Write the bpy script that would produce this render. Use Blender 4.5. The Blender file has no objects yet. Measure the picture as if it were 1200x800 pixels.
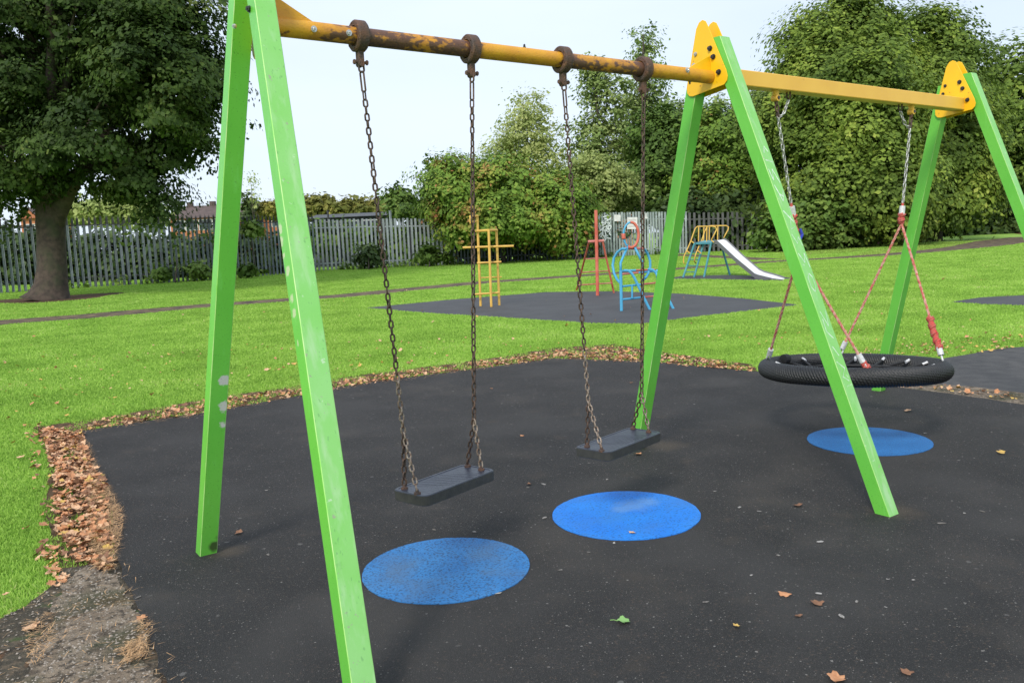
import bpy, bmesh, math, random
import numpy as np
from mathutils import Vector, Matrix, Quaternion
rng = np.random.default_rng(7); random.seed(7)
SC = bpy.context.scene
COL = SC.collection
# ------------------------------------------------------------------ camera
F, CH, PITCH, ROLL, YAW, CX, CY = 978.61, 1.53727, 0.12246, -0.04488, 0.60651, -1.21335, -3.49823
cc = np.array([CX, CY, CH])
fw = np.array([math.sin(YAW)*math.cos(PITCH), math.cos(YAW)*math.cos(PITCH), -math.sin(PITCH)])
r0 = np.array([math.cos(YAW), -math.sin(YAW), 0]); u0 = np.cross(r0, fw)
rr = r0*math.cos(ROLL)+u0*math.sin(ROLL); uu = -r0*math.sin(ROLL)+u0*math.cos(ROLL)
cam = bpy.data.cameras.new('camera'); co = bpy.data.objects.new('camera', cam); COL.objects.link(co)
cam.sensor_width = 36; cam.lens = F*36/1200; cam.clip_start = .05; cam.clip_end = 3000
m = Matrix.Identity(4)
for i in range(3):
    m[i][0] = rr[i]; m[i][1] = uu[i]; m[i][2] = -fw[i]; m[i][3] = cc[i]
co.matrix_world = m; SC.camera = co
# ------------------------------------------------------------------ light
SC.view_settings.view_transform = 'Standard'; SC.view_settings.look = 'None'
SC.view_settings.exposure = 0.18; SC.view_settings.gamma = 1
SUN_EL, SUN_AZ = math.radians(42), math.radians(238)      # direction the sun stands in: from behind and left of the camera
sd = Vector((math.cos(SUN_EL)*math.sin(SUN_AZ), math.cos(SUN_EL)*math.cos(SUN_AZ), math.sin(SUN_EL)))
W = bpy.data.worlds.new('World'); SC.world = W; W.use_nodes = True
nt = W.node_tree; bg = nt.nodes['Background']
sky = nt.nodes.new('ShaderNodeTexSky'); sky.sky_type = 'NISHITA'; sky.sun_disc = False
sky.sun_elevation = SUN_EL; sky.sun_rotation = SUN_AZ; sky.air_density = 1.0; sky.dust_density = 2.0
mx = nt.nodes.new('ShaderNodeMix'); mx.data_type = 'RGBA'; mx.inputs[0].default_value = .80
mx.inputs[7].default_value = (8.3, 9.35, 10.8, 1)
nz = nt.nodes.new('ShaderNodeTexNoise'); nz.inputs['Scale'].default_value = 1.6; nz.inputs['Detail'].default_value = 4
tcw = nt.nodes.new('ShaderNodeTexCoord'); mp = nt.nodes.new('ShaderNodeMapping'); mp.inputs['Scale'].default_value = (1, 1, 4)
mr = nt.nodes.new('ShaderNodeMapRange'); mr.inputs[1].default_value = .3; mr.inputs[2].default_value = .7; mr.inputs[3].default_value = .68; mr.inputs[4].default_value = .86
nt.links.new(tcw.outputs['Generated'], mp.inputs[0]); nt.links.new(mp.outputs[0], nz.inputs[0]); nt.links.new(nz.outputs[0], mr.inputs[0]); nt.links.new(mr.outputs[0], mx.inputs[0])
nt.links.new(sky.outputs[0], mx.inputs[6]); nt.links.new(mx.outputs[2], bg.inputs[0]); bg.inputs[1].default_value = .105
sl = bpy.data.lights.new('sun', 'SUN'); sl.energy = 2.4; sl.angle = math.radians(14); sl.color = (1, .95, .86)
so = bpy.data.objects.new('sun', sl); COL.objects.link(so); so.rotation_euler = sd.to_track_quat('Z', 'Y').to_euler()
# ------------------------------------------------------------------ measuring: a picture point onto the ground or out to a depth
def ray(x, y): return fw+(x-600)/F*rr-(y-400)/F*uu
def G(x, y, z=0.0):
    d = ray(x, y); return cc+d*((z-cc[2])/d[2])
def V(x, y, depth): return cc+ray(x, y)*depth
def Y0(x, y, Y=0.0):
    d = ray(x, y); return cc+d*((Y-cc[1])/d[1])
def dep(P): return float((np.array(P)-cc)@fw)
def gd(x, y): return dep(G(x, y))
# ------------------------------------------------------------------ materials
def mat(name, col, rough=.6, var=None, vscale=8, bump=0, bscale=60, metal=0, spec=.5, detail=6, lo=.35, hi=.65, objrand=0):
    M = bpy.data.materials.new(name); M.use_nodes = True; n = M.node_tree.nodes; l = M.node_tree.links
    b = n['Principled BSDF']; b.inputs['Base Color'].default_value = (*col, 1); b.inputs['Roughness'].default_value = rough
    b.inputs['Metallic'].default_value = metal; b.inputs['Specular IOR Level'].default_value = spec
    tc = n.new('ShaderNodeNewGeometry')
    out = None
    if var is not None:
        t = n.new('ShaderNodeTexNoise'); t.inputs['Scale'].default_value = vscale; t.inputs['Detail'].default_value = detail
        l.new(tc.outputs['Position'], t.inputs['Vector'])
        cr = n.new('ShaderNodeValToRGB'); cr.color_ramp.elements[0].position = lo; cr.color_ramp.elements[1].position = hi
        cr.color_ramp.elements[0].color = (*col, 1); cr.color_ramp.elements[1].color = (*var, 1)
        l.new(t.outputs[0], cr.inputs[0]); out = cr.outputs[0]
    if objrand:
        oi = n.new('ShaderNodeObjectInfo'); h = n.new('ShaderNodeHueSaturation')
        mr = n.new('ShaderNodeMapRange'); mr.inputs[3].default_value = 1-objrand; mr.inputs[4].default_value = 1+objrand
        l.new(oi.outputs['Random'], mr.inputs[0]); l.new(mr.outputs[0], h.inputs['Value'])
        if out: l.new(out, h.inputs['Color'])
        else: h.inputs['Color'].default_value = (*col, 1)
        out = h.outputs[0]
    if out: l.new(out, b.inputs['Base Color'])
    if bump:
        t2 = n.new('ShaderNodeTexNoise'); t2.inputs['Scale'].default_value = bscale; t2.inputs['Detail'].default_value = 5
        l.new(tc.outputs['Position'], t2.inputs['Vector'])
        bp = n.new('ShaderNodeBump'); bp.inputs['Strength'].default_value = bump; bp.inputs['Distance'].default_value = .01
        l.new(t2.outputs[0], bp.inputs['Height']); l.new(bp.outputs[0], b.inputs['Normal'])
    M['_out'] = 1
    return M
def over(M, col, scale, lo, hi, detail=4, kind='noise', spots=None, attr=None, fac=1.0, stretch=None):
    """lay a second colour over what feeds Base Color: noise threshold, voronoi specks, marked spots or a vertex attribute"""
    n = M.node_tree.nodes; l = M.node_tree.links; b = n['Principled BSDF']; bc = b.inputs['Base Color']
    g = n.new('ShaderNodeNewGeometry'); vec = g.outputs['Position']
    if stretch:
        mp = n.new('ShaderNodeMapping'); mp.inputs['Scale'].default_value = stretch; l.new(vec, mp.inputs[0]); vec = mp.outputs[0]
    mr = n.new('ShaderNodeMapRange'); mr.inputs[1].default_value = lo; mr.inputs[2].default_value = hi; mr.inputs[4].default_value = fac
    if kind == 'noise':
        t = n.new('ShaderNodeTexNoise'); t.inputs['Scale'].default_value = scale; t.inputs['Detail'].default_value = detail
        l.new(vec, t.inputs['Vector']); v = t.outputs[0]
        if attr:
            a = n.new('ShaderNodeAttribute'); a.attribute_name = attr
            ad = n.new('ShaderNodeMath'); ad.operation = 'ADD'; l.new(v, ad.inputs[0]); l.new(a.outputs['Fac'], ad.inputs[1]); v = ad.outputs[0]
    elif kind == 'voronoi':        # small specks: close to a cell's centre, only where the cell's random value is high
        t = n.new('ShaderNodeTexVoronoi'); t.inputs['Scale'].default_value = scale; l.new(vec, t.inputs['Vector'])
        s = n.new('ShaderNodeSeparateColor'); l.new(t.outputs['Color'], s.inputs[0])
        k = n.new('ShaderNodeMath'); k.operation = 'GREATER_THAN'; k.inputs[1].default_value = detail; l.new(s.outputs[0], k.inputs[0])
        q = n.new('ShaderNodeMath'); q.operation = 'MULTIPLY'; q.inputs[1].default_value = .5; l.new(s.outputs[1], q.inputs[0])
        w = n.new('ShaderNodeTexNoise'); w.inputs['Scale'].default_value = scale*2.5; l.new(vec, w.inputs['Vector'])
        w2 = n.new('ShaderNodeMath'); w2.operation = 'MULTIPLY_ADD'; w2.inputs[1].default_value = .5; l.new(w.outputs[0], w2.inputs[0]); l.new(t.outputs['Distance'], w2.inputs[2])
        r = n.new('ShaderNodeMath'); r.operation = 'ADD'; l.new(w2.outputs[0], r.inputs[0]); l.new(q.outputs[0], r.inputs[1])
        iv = n.new('ShaderNodeMath'); iv.operation = 'SUBTRACT'; iv.inputs[0].default_value = 1; l.new(r.outputs[0], iv.inputs[1])
        mu = n.new('ShaderNodeMath'); mu.operation = 'MULTIPLY'; l.new(iv.outputs[0], mu.inputs[0]); l.new(k.outputs[0], mu.inputs[1]); v = mu.outputs[0]
    elif kind == 'spots':
        t = n.new('ShaderNodeTexNoise'); t.inputs['Scale'].default_value = scale; t.inputs['Detail'].default_value = detail; l.new(vec, t.inputs['Vector'])
        cur = None
        for (p, rad) in spots:
            d = n.new('ShaderNodeVectorMath'); d.operation = 'DISTANCE'; d.inputs[1].default_value = tuple(p); l.new(vec, d.inputs[0])
            dv = n.new('ShaderNodeMath'); dv.operation = 'DIVIDE'; dv.inputs[1].default_value = rad; l.new(d.outputs['Value'], dv.inputs[0])
            if cur is None: cur = dv.outputs[0]
            else:
                mn = n.new('ShaderNodeMath'); mn.operation = 'MINIMUM'; l.new(cur, mn.inputs[0]); l.new(dv.outputs[0], mn.inputs[1]); cur = mn.outputs[0]
        ad = n.new('ShaderNodeMath'); ad.operation = 'MULTIPLY_ADD'; ad.inputs[1].default_value = -1; l.new(cur, ad.inputs[0]); l.new(t.outputs[0], ad.inputs[2])
        a2 = n.new('ShaderNodeMath'); a2.operation = 'ADD'; a2.inputs[1].default_value = 1; l.new(ad.outputs[0], a2.inputs[0]); v = a2.outputs[0]
    l.new(v, mr.inputs[0])
    mx = n.new('ShaderNodeMix'); mx.data_type = 'RGBA'; l.new(mr.outputs[0], mx.inputs[0]); mx.inputs[7].default_value = (*col, 1)
    if bc.is_linked: l.new(bc.links[0].from_socket, mx.inputs[6])
    else: mx.inputs[6].default_value = bc.default_value
    l.new(mx.outputs[2], bc)
    return M
def leafmat(name, stops, rough=.55, trans=.25, big=.35):
    """foliage: each leaf its own colour from the 'rnd' attribute, with broad patches of warmer and cooler green"""
    M = bpy.data.materials.new(name); M.use_nodes = True; n = M.node_tree.nodes; l = M.node_tree.links
    b = n['Principled BSDF']; b.inputs['Roughness'].default_value = rough; b.inputs['Specular IOR Level'].default_value = .2
    a = n.new('ShaderNodeAttribute'); a.attribute_name = 'rnd'
    g = n.new('ShaderNodeNewGeometry'); t = n.new('ShaderNodeTexNoise'); t.inputs['Scale'].default_value = big; l.new(g.outputs['Position'], t.inputs['Vector'])
    ad = n.new('ShaderNodeMath'); ad.operation = 'MULTIPLY_ADD'; ad.inputs[1].default_value = 1.2; ad.inputs[2].default_value = -.6; l.new(t.outputs[0], ad.inputs[0])
    a2 = n.new('ShaderNodeMath'); a2.operation = 'ADD'; l.new(ad.outputs[0], a2.inputs[0]); l.new(a.outputs['Fac'], a2.inputs[1])
    cr = n.new('ShaderNodeValToRGB'); E = cr.color_ramp.elements
    for i, (p, c) in enumerate(stops):
        e = E[i] if i < 2 else E.new(p)
        e.position = p; e.color = (*c, 1)
    l.new(a2.outputs[0], cr.inputs[0]); l.new(cr.outputs[0], b.inputs['Base Color'])
    if trans:
        tr = n.new('ShaderNodeBsdfTranslucent'); l.new(cr.outputs[0], tr.inputs[0]); ms = n.new('ShaderNodeMixShader'); ms.inputs[0].default_value = trans
        l.new(b.outputs[0], ms.inputs[1]); l.new(tr.outputs[0], ms.inputs[2]); l.new(ms.outputs[0], n['Material Output'].inputs[0])
    return M
# ------------------------------------------------------------------ object helpers
def link(name, me, parent=None, mats=()):
    o = bpy.data.objects.new(name, me); COL.objects.link(o)
    if parent is not None: o.parent = parent
    return o
def tag(o, label=None, cat=None, group=None, kind=None):
    if label: o['label'] = label
    if cat: o['category'] = cat
    if group: o['group'] = group
    if kind: o['kind'] = kind
    return o
def thing(name, label, cat, loc=(0, 0, 0), group=None):
    o = bpy.data.objects.new(name, None); COL.objects.link(o); o.location = Vector([float(v) for v in loc]); o.empty_display_size = .1
    return tag(o, label, cat, group)
class MB:
    """collects verts and faces in WORLD coordinates; build() moves them into the parent's frame"""
    def __init__(s): s.v = []; s.f = []; s.mi = []
    def add(s, v, f, mi=0):
        k = len(s.v); s.v += [tuple(float(c) for c in p) for p in v]; s.f += [[i+k for i in q] for q in f]; s.mi += [mi]*len(f)
    def tube(s, pts, r, n=8, mi=0, caps=True):
        pts = [Vector([float(c) for c in p]) for p in pts]; N = len(pts)
        rs = r if hasattr(r, '__len__') else [r]*N
        vs = []; up = None
        for i, p in enumerate(pts):
            a = pts[max(i-1, 0)]; b = pts[min(i+1, N-1)]; t = (b-a).normalized()
            if up is None: up = t.orthogonal().normalized()
            else: up = (up-t*up.dot(t)).normalized()
            w = t.cross(up)
            for k in range(n):
                th = 2*math.pi*k/n; vs.append(p+(up*math.cos(th)+w*math.sin(th))*rs[i])
        fs = [[i*n+k, i*n+(k+1) % n, (i+1)*n+(k+1) % n, (i+1)*n+k] for i in range(N-1) for k in range(n)]
        if caps: fs += [list(range(n))[::-1], list(range((N-1)*n, N*n))]
        s.add(vs, fs, mi); return s
    def box(s, c, h, ax=None, mi=0):
        c = np.array(c, float); ax = np.eye(3) if ax is None else np.array(ax, float)
        vs = [c+ax[0]*sx*h[0]+ax[1]*sy*h[1]+ax[2]*sz*h[2] for sx in (-1, 1) for sy in (-1, 1) for sz in (-1, 1)]
        s.add(vs, [[0, 1, 3, 2], [4, 6, 7, 5], [0, 4, 5, 1], [2, 3, 7, 6], [0, 2, 6, 4], [1, 5, 7, 3]], mi); return s
    def prism(s, poly, thick, mi=0):
        """poly: world points in one plane, thickened by the vector thick"""
        n = len(poly); t = np.array(thick, float)
        a = [np.array(p, float) for p in poly]; s.add(a+[p+t for p in a], [list(range(n))[::-1], list(range(n, 2*n))]+[[i, (i+1) % n, n+(i+1) % n, n+i] for i in range(n)], mi); return s
    def mesh(s, name, origin=(0, 0, 0)):
        me = bpy.data.meshes.new(name); o = Vector([float(c) for c in origin])
        me.from_pydata([Vector(p)-o for p in s.v], [], s.f); return me
    def build(s, name, mats, parent=None, smooth=False, bevel=0, origin=None):
        org = Vector((0, 0, 0)); q = parent
        while q is not None: org += q.location; q = q.parent
        loc = Vector((0, 0, 0))
        if origin is not None: loc = Vector([float(c) for c in origin])-org
        me = s.mesh(name, org+loc)
        for M in (mats if isinstance(mats, (list, tuple)) else [mats]): me.materials.append(M)
        if any(s.mi): me.polygons.foreach_set('material_index', s.mi)
        bm = bmesh.new(); bm.from_mesh(me); bmesh.ops.recalc_face_normals(bm, faces=bm.faces)
        if bevel:
            es = [e for e in bm.edges if len(e.link_faces) == 2 and e.calc_face_angle(0) > .6]
            bmesh.ops.bevel(bm, geom=es, offset=bevel, segments=2, affect='EDGES', profile=.5)
        bm.to_mesh(me); bm.free()
        if smooth:
            me.polygons.foreach_set('use_smooth', [True]*len(me.polygons))
            if smooth == 'auto':
                me.set_sharp_from_angle(angle=math.radians(38))
        o = link(name, me, parent); o.location = loc
        return o
def npmesh(name, v, faces4=None, faces3=None, attr=None, mats=()):
    me = bpy.data.meshes.new(name); me.vertices.add(len(v)); me.vertices.foreach_set('co', np.asarray(v, np.float32).ravel())
    n4 = 0 if faces4 is None else len(faces4); n3 = 0 if faces3 is None else len(faces3)
    me.loops.add(n4*4+n3*3); me.polygons.add(n4+n3)
    li = np.concatenate([(faces4.ravel() if n4 else np.zeros(0, int)), (faces3.ravel() if n3 else np.zeros(0, int))]).astype(np.int32)
    me.loops.foreach_set('vertex_index', li)
    st = np.concatenate([np.arange(n4)*4, n4*4+np.arange(n3)*3]).astype(np.int32); me.polygons.foreach_set('loop_start', st)
    if attr is not None:
        a = me.attributes.new('rnd', 'FLOAT', 'POINT'); a.data.foreach_set('value', np.asarray(attr, np.float32))
    me.update(calc_edges=True)
    for M in mats: me.materials.append(M)
    return me
def inpoly(P, poly):
    x, y = P[:, 0], P[:, 1]; r = np.zeros(len(P), bool); n = len(poly)
    for i in range(n):
        x1, y1 = poly[i]; x2, y2 = poly[(i+1) % n]
        if y1 == y2: continue
        c = ((y1 > y) != (y2 > y)) & (x < (x2-x1)*(y-y1)/(y2-y1)+x1); r ^= c
    return r
def rough_edge(poly, amp, step):
    """subdivide a ground outline and ruffle it"""
    out = []
    n = len(poly)
    for i in range(n):
        a = np.array(poly[i][:2]); b = np.array(poly[(i+1) % n][:2]); L = np.linalg.norm(b-a); k = max(1, min(300, int(L/step)))
        nn = np.array([-(b-a)[1], (b-a)[0]])/max(L, 1e-6)
        off = np.convolve(rng.normal(0, amp, k+4), [.3, .4, .3], 'same')[2:2+k]
        for j in range(k): out.append(a+(b-a)*j/k+nn*(off[j] if j else 0))
    return out
def sheet(name, poly, z, M, kind='structure', label=None, depth=.05):
    vs = [(float(p[0]), float(p[1]), z) for p in poly]; n = len(vs)
    bm = bmesh.new(); bv = [bm.verts.new(p) for p in vs]; f = bm.faces.new(bv); f.normal_update()
    if f.normal.z < 0: f.normal_flip()
    bmesh.ops.triangulate(bm, faces=[f])
    me = bpy.data.meshes.new(name); bm.to_mesh(me); bm.free(); me.materials.append(M)
    return tag(link(name, me), label, kind=kind)
def GP(pts): return [G(*p)[:2] for p in pts]
# ------------------------------------------------------------------ ground outlines (found from the picture, kept as ground coordinates)
rubber_px = [(215, 960), (198, 830), (185, 790), (170, 735), (150, 690), (134, 645), (130, 600), (117, 565), (100, 538), (80, 510), (125, 502), (240, 485), (345, 466), (420, 451), (560, 433), (650, 421), (760, 425), (890, 437), (980, 446), (1050, 455), (1120, 464), (1200, 476), (1500, 516), (1900, 600), (2400, 1300), (1200, 1500)]
RUB = rough_edge(GP(rubber_px), .012, .06)
tarmac_px = [(1040, 449), (1080, 432), (1108, 420), (1150, 412), (1200, 407), (1500, 380), (2000, 420), (1900, 560), (1500, 500), (1300, 480), (1200, 466), (1120, 455)]
TAR = rough_edge(GP(tarmac_px), .03, .15)
gravel_px = [(1030, 450), (1060, 447), (1120, 453), (1200, 462), (1300, 475), (1500, 490), (1500, 522), (1200, 480), (1120, 468), (1045, 458)]
GRV = rough_edge(GP(gravel_px), .02, .1)
far_px = [(428, 361), (520, 352), (640, 342.5), (720, 341.5), (800, 344.5), (870, 350), (938, 357.5), (900, 362), (820, 371), (750, 380), (690, 379), (600, 373), (500, 367)]
FAR = rough_edge(GP(far_px), .02, .3)
slide_px = [(780, 327), (800, 323.5), (850, 322.5), (920, 325), (930, 327), (900, 329), (850, 328)]
SLD = rough_edge(GP(slide_px), .05, .3)
side_px = [(1115, 354.5), (1150, 349), (1200, 346.5), (1290, 346), (1290, 357), (1200, 358.5), (1150, 357)]
SID = rough_edge(GP(side_px), .02, .3)
def ribbon(px, w):
    c = GP(px); L = []; R = []
    for i, (p, wd) in enumerate(zip(c, w)):
        a = c[max(0, i-1)]; b = c[min(len(c)-1, i+1)]; t = (b-a)/np.linalg.norm(b-a); nn = np.array([-t[1], t[0]]); L.append(p+nn*wd/2); R.append(p-nn*wd/2)
    return L+R[::-1]
PTH = rough_edge(ribbon([(-120, 392), (0, 378), (100, 371), (240, 358.5), (400, 347), (560, 331.5), (700, 322), (787, 315.5), (850, 311), (900, 307), (980, 302.5), (1050, 298), (1110, 292.5), (1150, 288), (1185, 281.5), (1230, 277)], [2.2, 2.0, 2.0, 1.8, 1.7, 1.7, 1.6, 1.6, 1.6, 1.7, 1.8, 2.0, 2.3, 3, 4, 5]), .05, .5)
PT2 = rough_edge(ribbon([(785, 298.5), (830, 300.5), (905, 304.5)], [1.6, 1.6, 1.2]), .05, .5)
worn_px = [(-150, 1000), (-60, 790), (-40, 740), (0, 727), (30, 712), (58, 690), (72, 668), (100, 664), (135, 650), (165, 690), (190, 735), (215, 800), (260, 960)]
WRN = rough_edge(GP(worn_px), .02, .06)
conc_px0 = [(20, 830), (38, 760), (60, 735), (62, 705), (85, 678), (105, 664), (138, 680), (152, 705), (172, 745), (190, 800), (210, 930), (40, 930)]
conc_px = conc_px0; CNC = rough_edge(GP(conc_px), .035, .05)
soil_left_px = [(42, 500), (92, 500), (100, 535), (124, 563), (134, 640), (136, 676), (66, 668), (52, 600), (58, 545)]
SOL = rough_edge(GP(soil_left_px), .02, .08)
strip_px = [(36, 502), (130, 488), (240, 468), (345, 453), (420, 440), (560, 422), (650, 408), (720, 403), (800, 416), (880, 427), (892, 438), (760, 428), (650, 423), (560, 436), (420, 454), (345, 468), (240, 488), (130, 504), (70, 516)]
STR = rough_edge(GP(strip_px), .03, .15)
ring_soil = [G(60, 350)[:2]+np.array([math.cos(a), math.sin(a)])*(2.6+.5*math.sin(3*a)) for a in np.linspace(0, 2*math.pi, 30, endpoint=False)]
under_px = [(905, 296), (960, 290), (1040, 279), (1110, 272), (1200, 268), (1300, 262), (1300, 276), (1200, 275), (1170, 271.5), (1120, 272.5), (1060, 284), (1000, 296), (940, 299)]
leafbed_px = [(1010, 296), (1060, 287), (1120, 284.5), (1160, 284), (1130, 289), (1060, 296.5), (1000, 301)]
# ------------------------------------------------------------------ ground materials
M_lawn = mat('lawn_green', (.25, .41, .075), .9, (.33, .50, .10), 1.6, .6, 90, spec=.2)
over(M_lawn, (.10, .22, .02), .55, .5, .68, 3, fac=.6); over(M_lawn, (.21, .40, .05), 22, .5, .7, 6, fac=.5)
over(M_lawn, (.30, .24, .07), 5, .62, .72, 8, fac=.6); over(M_lawn, (.16, .30, .05), .22, .45, .62, 5, fac=.5)
M_rub = mat('black_rubber', (.027, .026, .0255), .75, (.040, .038, .037), 2.2, .9, 230, spec=.3)
over(M_rub, (.010, .010, .010), 300, .50, .60, 2, fac=.8); over(M_rub, (.11, .10, .095), 200, .60, .66, 3, fac=.7)
over(M_rub, (.075, .066, .056), 1.1, .54, .75, 6, fac=.5)
over(M_rub, (.42, .39, .35), 120, .38, .52, .80, 'voronoi', fac=.7); over(M_rub, (.13, .095, .07), 90, .60, .70, 4, fac=.55); over(M_rub, (.015, .015, .016), 60, .56, .70, 5, fac=.5)
over(M_rub, (.20, .19, .18), 17, .50, .62, .80, 'voronoi', fac=.5); over(M_rub, (.07, .055, .042), 4.5, .60, .78, 9, fac=.5)
over(M_rub, (.40, .38, .35), 48, .44, .54, .88, 'voronoi', fac=.55)
over(M_rub, (.10, .078, .055), 14, .30, 1.2, 12, 'spots', spots=[((-.10, .74, 0), .10), ((3.0, .70, 0), .16), ((2.86, -1.12, 0), .14), ((.62, .05, 0), .12)], fac=.55)
over(M_rub, (.055, .052, .05), .8, .50, .62, 9, fac=.5)
M_rubfar = mat('grey_rubber', (.044, .044, .046), .7, (.060, .060, .063), 1.5, .3, 120)
M_blue = mat('blue_rubber', (.020, .17, .46), .6, (.035, .22, .54), 5, .6, 240, spec=.4)
over(M_blue, (.015, .05, .12), 85, .50, .62, 6, fac=.8); over(M_blue, (.16, .30, .52), 280, .60, .7, 3, fac=.6)
over(M_blue, (.085, .16, .27), 3.2, .50, .70, 12, fac=.6)
M_blue2 = mat('bright_blue_rubber', (.008, .20, .74), .6, (.012, .24, .80), 5, .6, 240, spec=.4)
over(M_blue2, (.01, .07, .26), 85, .52, .66, 6, fac=.65); over(M_blue2, (.05, .20, .52), 4, .48, .7, 10, fac=.5); over(M_blue2, (.12, .34, .72), 280, .62, .7, 3, fac=.5)
over(M_blue2, (.15, .32, .60), 22, .50, 1.15, 10, 'spots', spots=[(tuple(G(742, 592, .0205)), .13), (tuple(G(757, 588, .0205)), .10), (tuple(G(728, 596, .0205)), .08)], fac=.55)
M_blue3 = mat('deep_blue_rubber', (.018, .16, .44), .6, (.025, .19, .50), 5, .6, 240, spec=.4)
over(M_blue3, (.01, .03, .12), 210, .53, .63, 3, fac=.7)
M_tar = mat('tarmac', (.045, .044, .045), .8, (.075, .072, .07), 6, .6, 160); over(M_tar, (.2, .19, .18), 60, .42, .55, .8, 'voronoi', fac=.6)
M_soil = mat('brown_soil', (.07, .045, .028), .95, (.13, .085, .05), 9, 1, 70, spec=.1)
M_path = mat('edge_path', (.055, .045, .04), .9, (.20, .15, .09), 2.5, .8, 60, spec=.2)
M_conc = mat('worn_aggregate', (.17, .13, .095), .9, (.27, .215, .16), 7, 1, 110, spec=.2)
over(M_conc, (.06, .05, .04), 45, .5, .62, 6, fac=.9); over(M_conc, (.36, .31, .27), 120, .40, .50, .66, 'voronoi', fac=.6); over(M_conc, (.22, .09, .03), 3.5, .58, .7, 6, fac=.6)
over(M_conc, (.045, .055, .028), 3.3, .50, .62, 10, fac=.7); over(M_conc, (.05, .04, .03), 9, .56, .66, 10, fac=.7)
M_dirt = mat('mossy_dirt', (.045, .038, .03), .95, (.085, .075, .055), 10, 1, 90, spec=.2)
over(M_dirt, (.05, .09, .02), 5, .56, .66, 8, fac=.7); over(M_dirt, (.30, .26, .21), 90, .4, .5, .6, 'voronoi'); over(M_dirt, (.13, .10, .07), 30, .52, .62, 8, fac=.8); over(M_dirt, (.20, .09, .04), 6, .58, .68, 10, fac=.7)
M_bark_litter = mat('leaf_mould', (.10, .05, .03), .95, (.22, .11, .055), 12, 1, 40, spec=.1)
# ------------------------------------------------------------------ ground sheets
def big_ground():
    n = 140; xs = np.concatenate([np.linspace(-900, -30, 20), np.linspace(-25, 90, 93), np.linspace(100, 1200, 27)])
    ys = np.concatenate([np.linspace(-200, -12, 10), np.linspace(-8, 70, 60), np.linspace(80, 1400, 30)])
    X, Yg = np.meshgrid(xs, ys); Z = np.zeros_like(X)
    v = np.stack([X, Yg, Z], -1).reshape(-1, 3); a, b = X.shape
    i = np.arange(a*b).reshape(a, b); f = np.stack([i[:-1, :-1], i[:-1, 1:], i[1:, 1:], i[1:, :-1]], -1).reshape(-1, 4)
    return tag(link('lawn', npmesh('lawn', v, f, mats=[M_lawn])), 'bright green mown lawn round the play surfaces', kind='structure')
big_ground()
sheet('leaf_mould_bed', GP(under_px), .004, M_bark_litter); sheet('leaf_mould_bed', GP(leafbed_px), .006, M_bark_litter)
sheet('tree_soil', ring_soil, .004, M_soil)
sheet('footpath', PTH, .008, M_path, label='narrow dirty path crossing the lawn'); sheet('footpath', PT2, .008, M_path)
sheet('soil_strip', STR, .004, M_soil); sheet('soil_strip', SOL, .006, M_soil)
sheet('dirt_patch', WRN, .008, M_dirt)
sheet('worn_path', CNC, .012, M_conc)
sheet('tarmac_path', TAR, .008, M_tar)
sheet('gravel_strip', GRV, .012, M_conc)
sheet('rubber_surface', RUB, .016, M_rub, label='black rubber safety surface under the swings')
sheet('far_rubber_surface', FAR, .008, M_rubfar, label='dark rubber surface under the climbing frames')
sheet('slide_rubber_surface', SLD, .012, M_rubfar); sheet('side_rubber_surface', SID, .012, M_rubfar)
def circle(x, y, r, M, label):
    b = MB(); n = 96; top = [(x+r*math.cos(2*math.pi*i/n), y+r*math.sin(2*math.pi*i/n)) for i in range(n)]
    w = rng.normal(0, .0025, n)
    v = [(x+(p[0]-x)*(1+w[i]), y+(p[1]-y)*(1+w[i]), .0205) for i, p in enumerate(top)]
    b.add(v, [list(range(n))]); b.add([(p[0], p[1], .006) for p in v]+v, [[i, (i+1) % n, n+(i+1) % n, n+i] for i in range(n)])
    o = b.build('blue_circle', M); tag(o, label, 'floor circle', 'blue rubber circles in the safety surface')
ZR = .016
circle(.642, -.20, .392, M_blue, 'dull worn blue rubber circle nearest the camera, below the first belt swing')
circle(1.779, -.20, .401, M_blue2, 'bright blue rubber circle with a pale scuffed centre, below the second belt swing')
circle(4.085, -.20, .408, M_blue3, 'deep blue rubber circle below the round basket swing')
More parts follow.
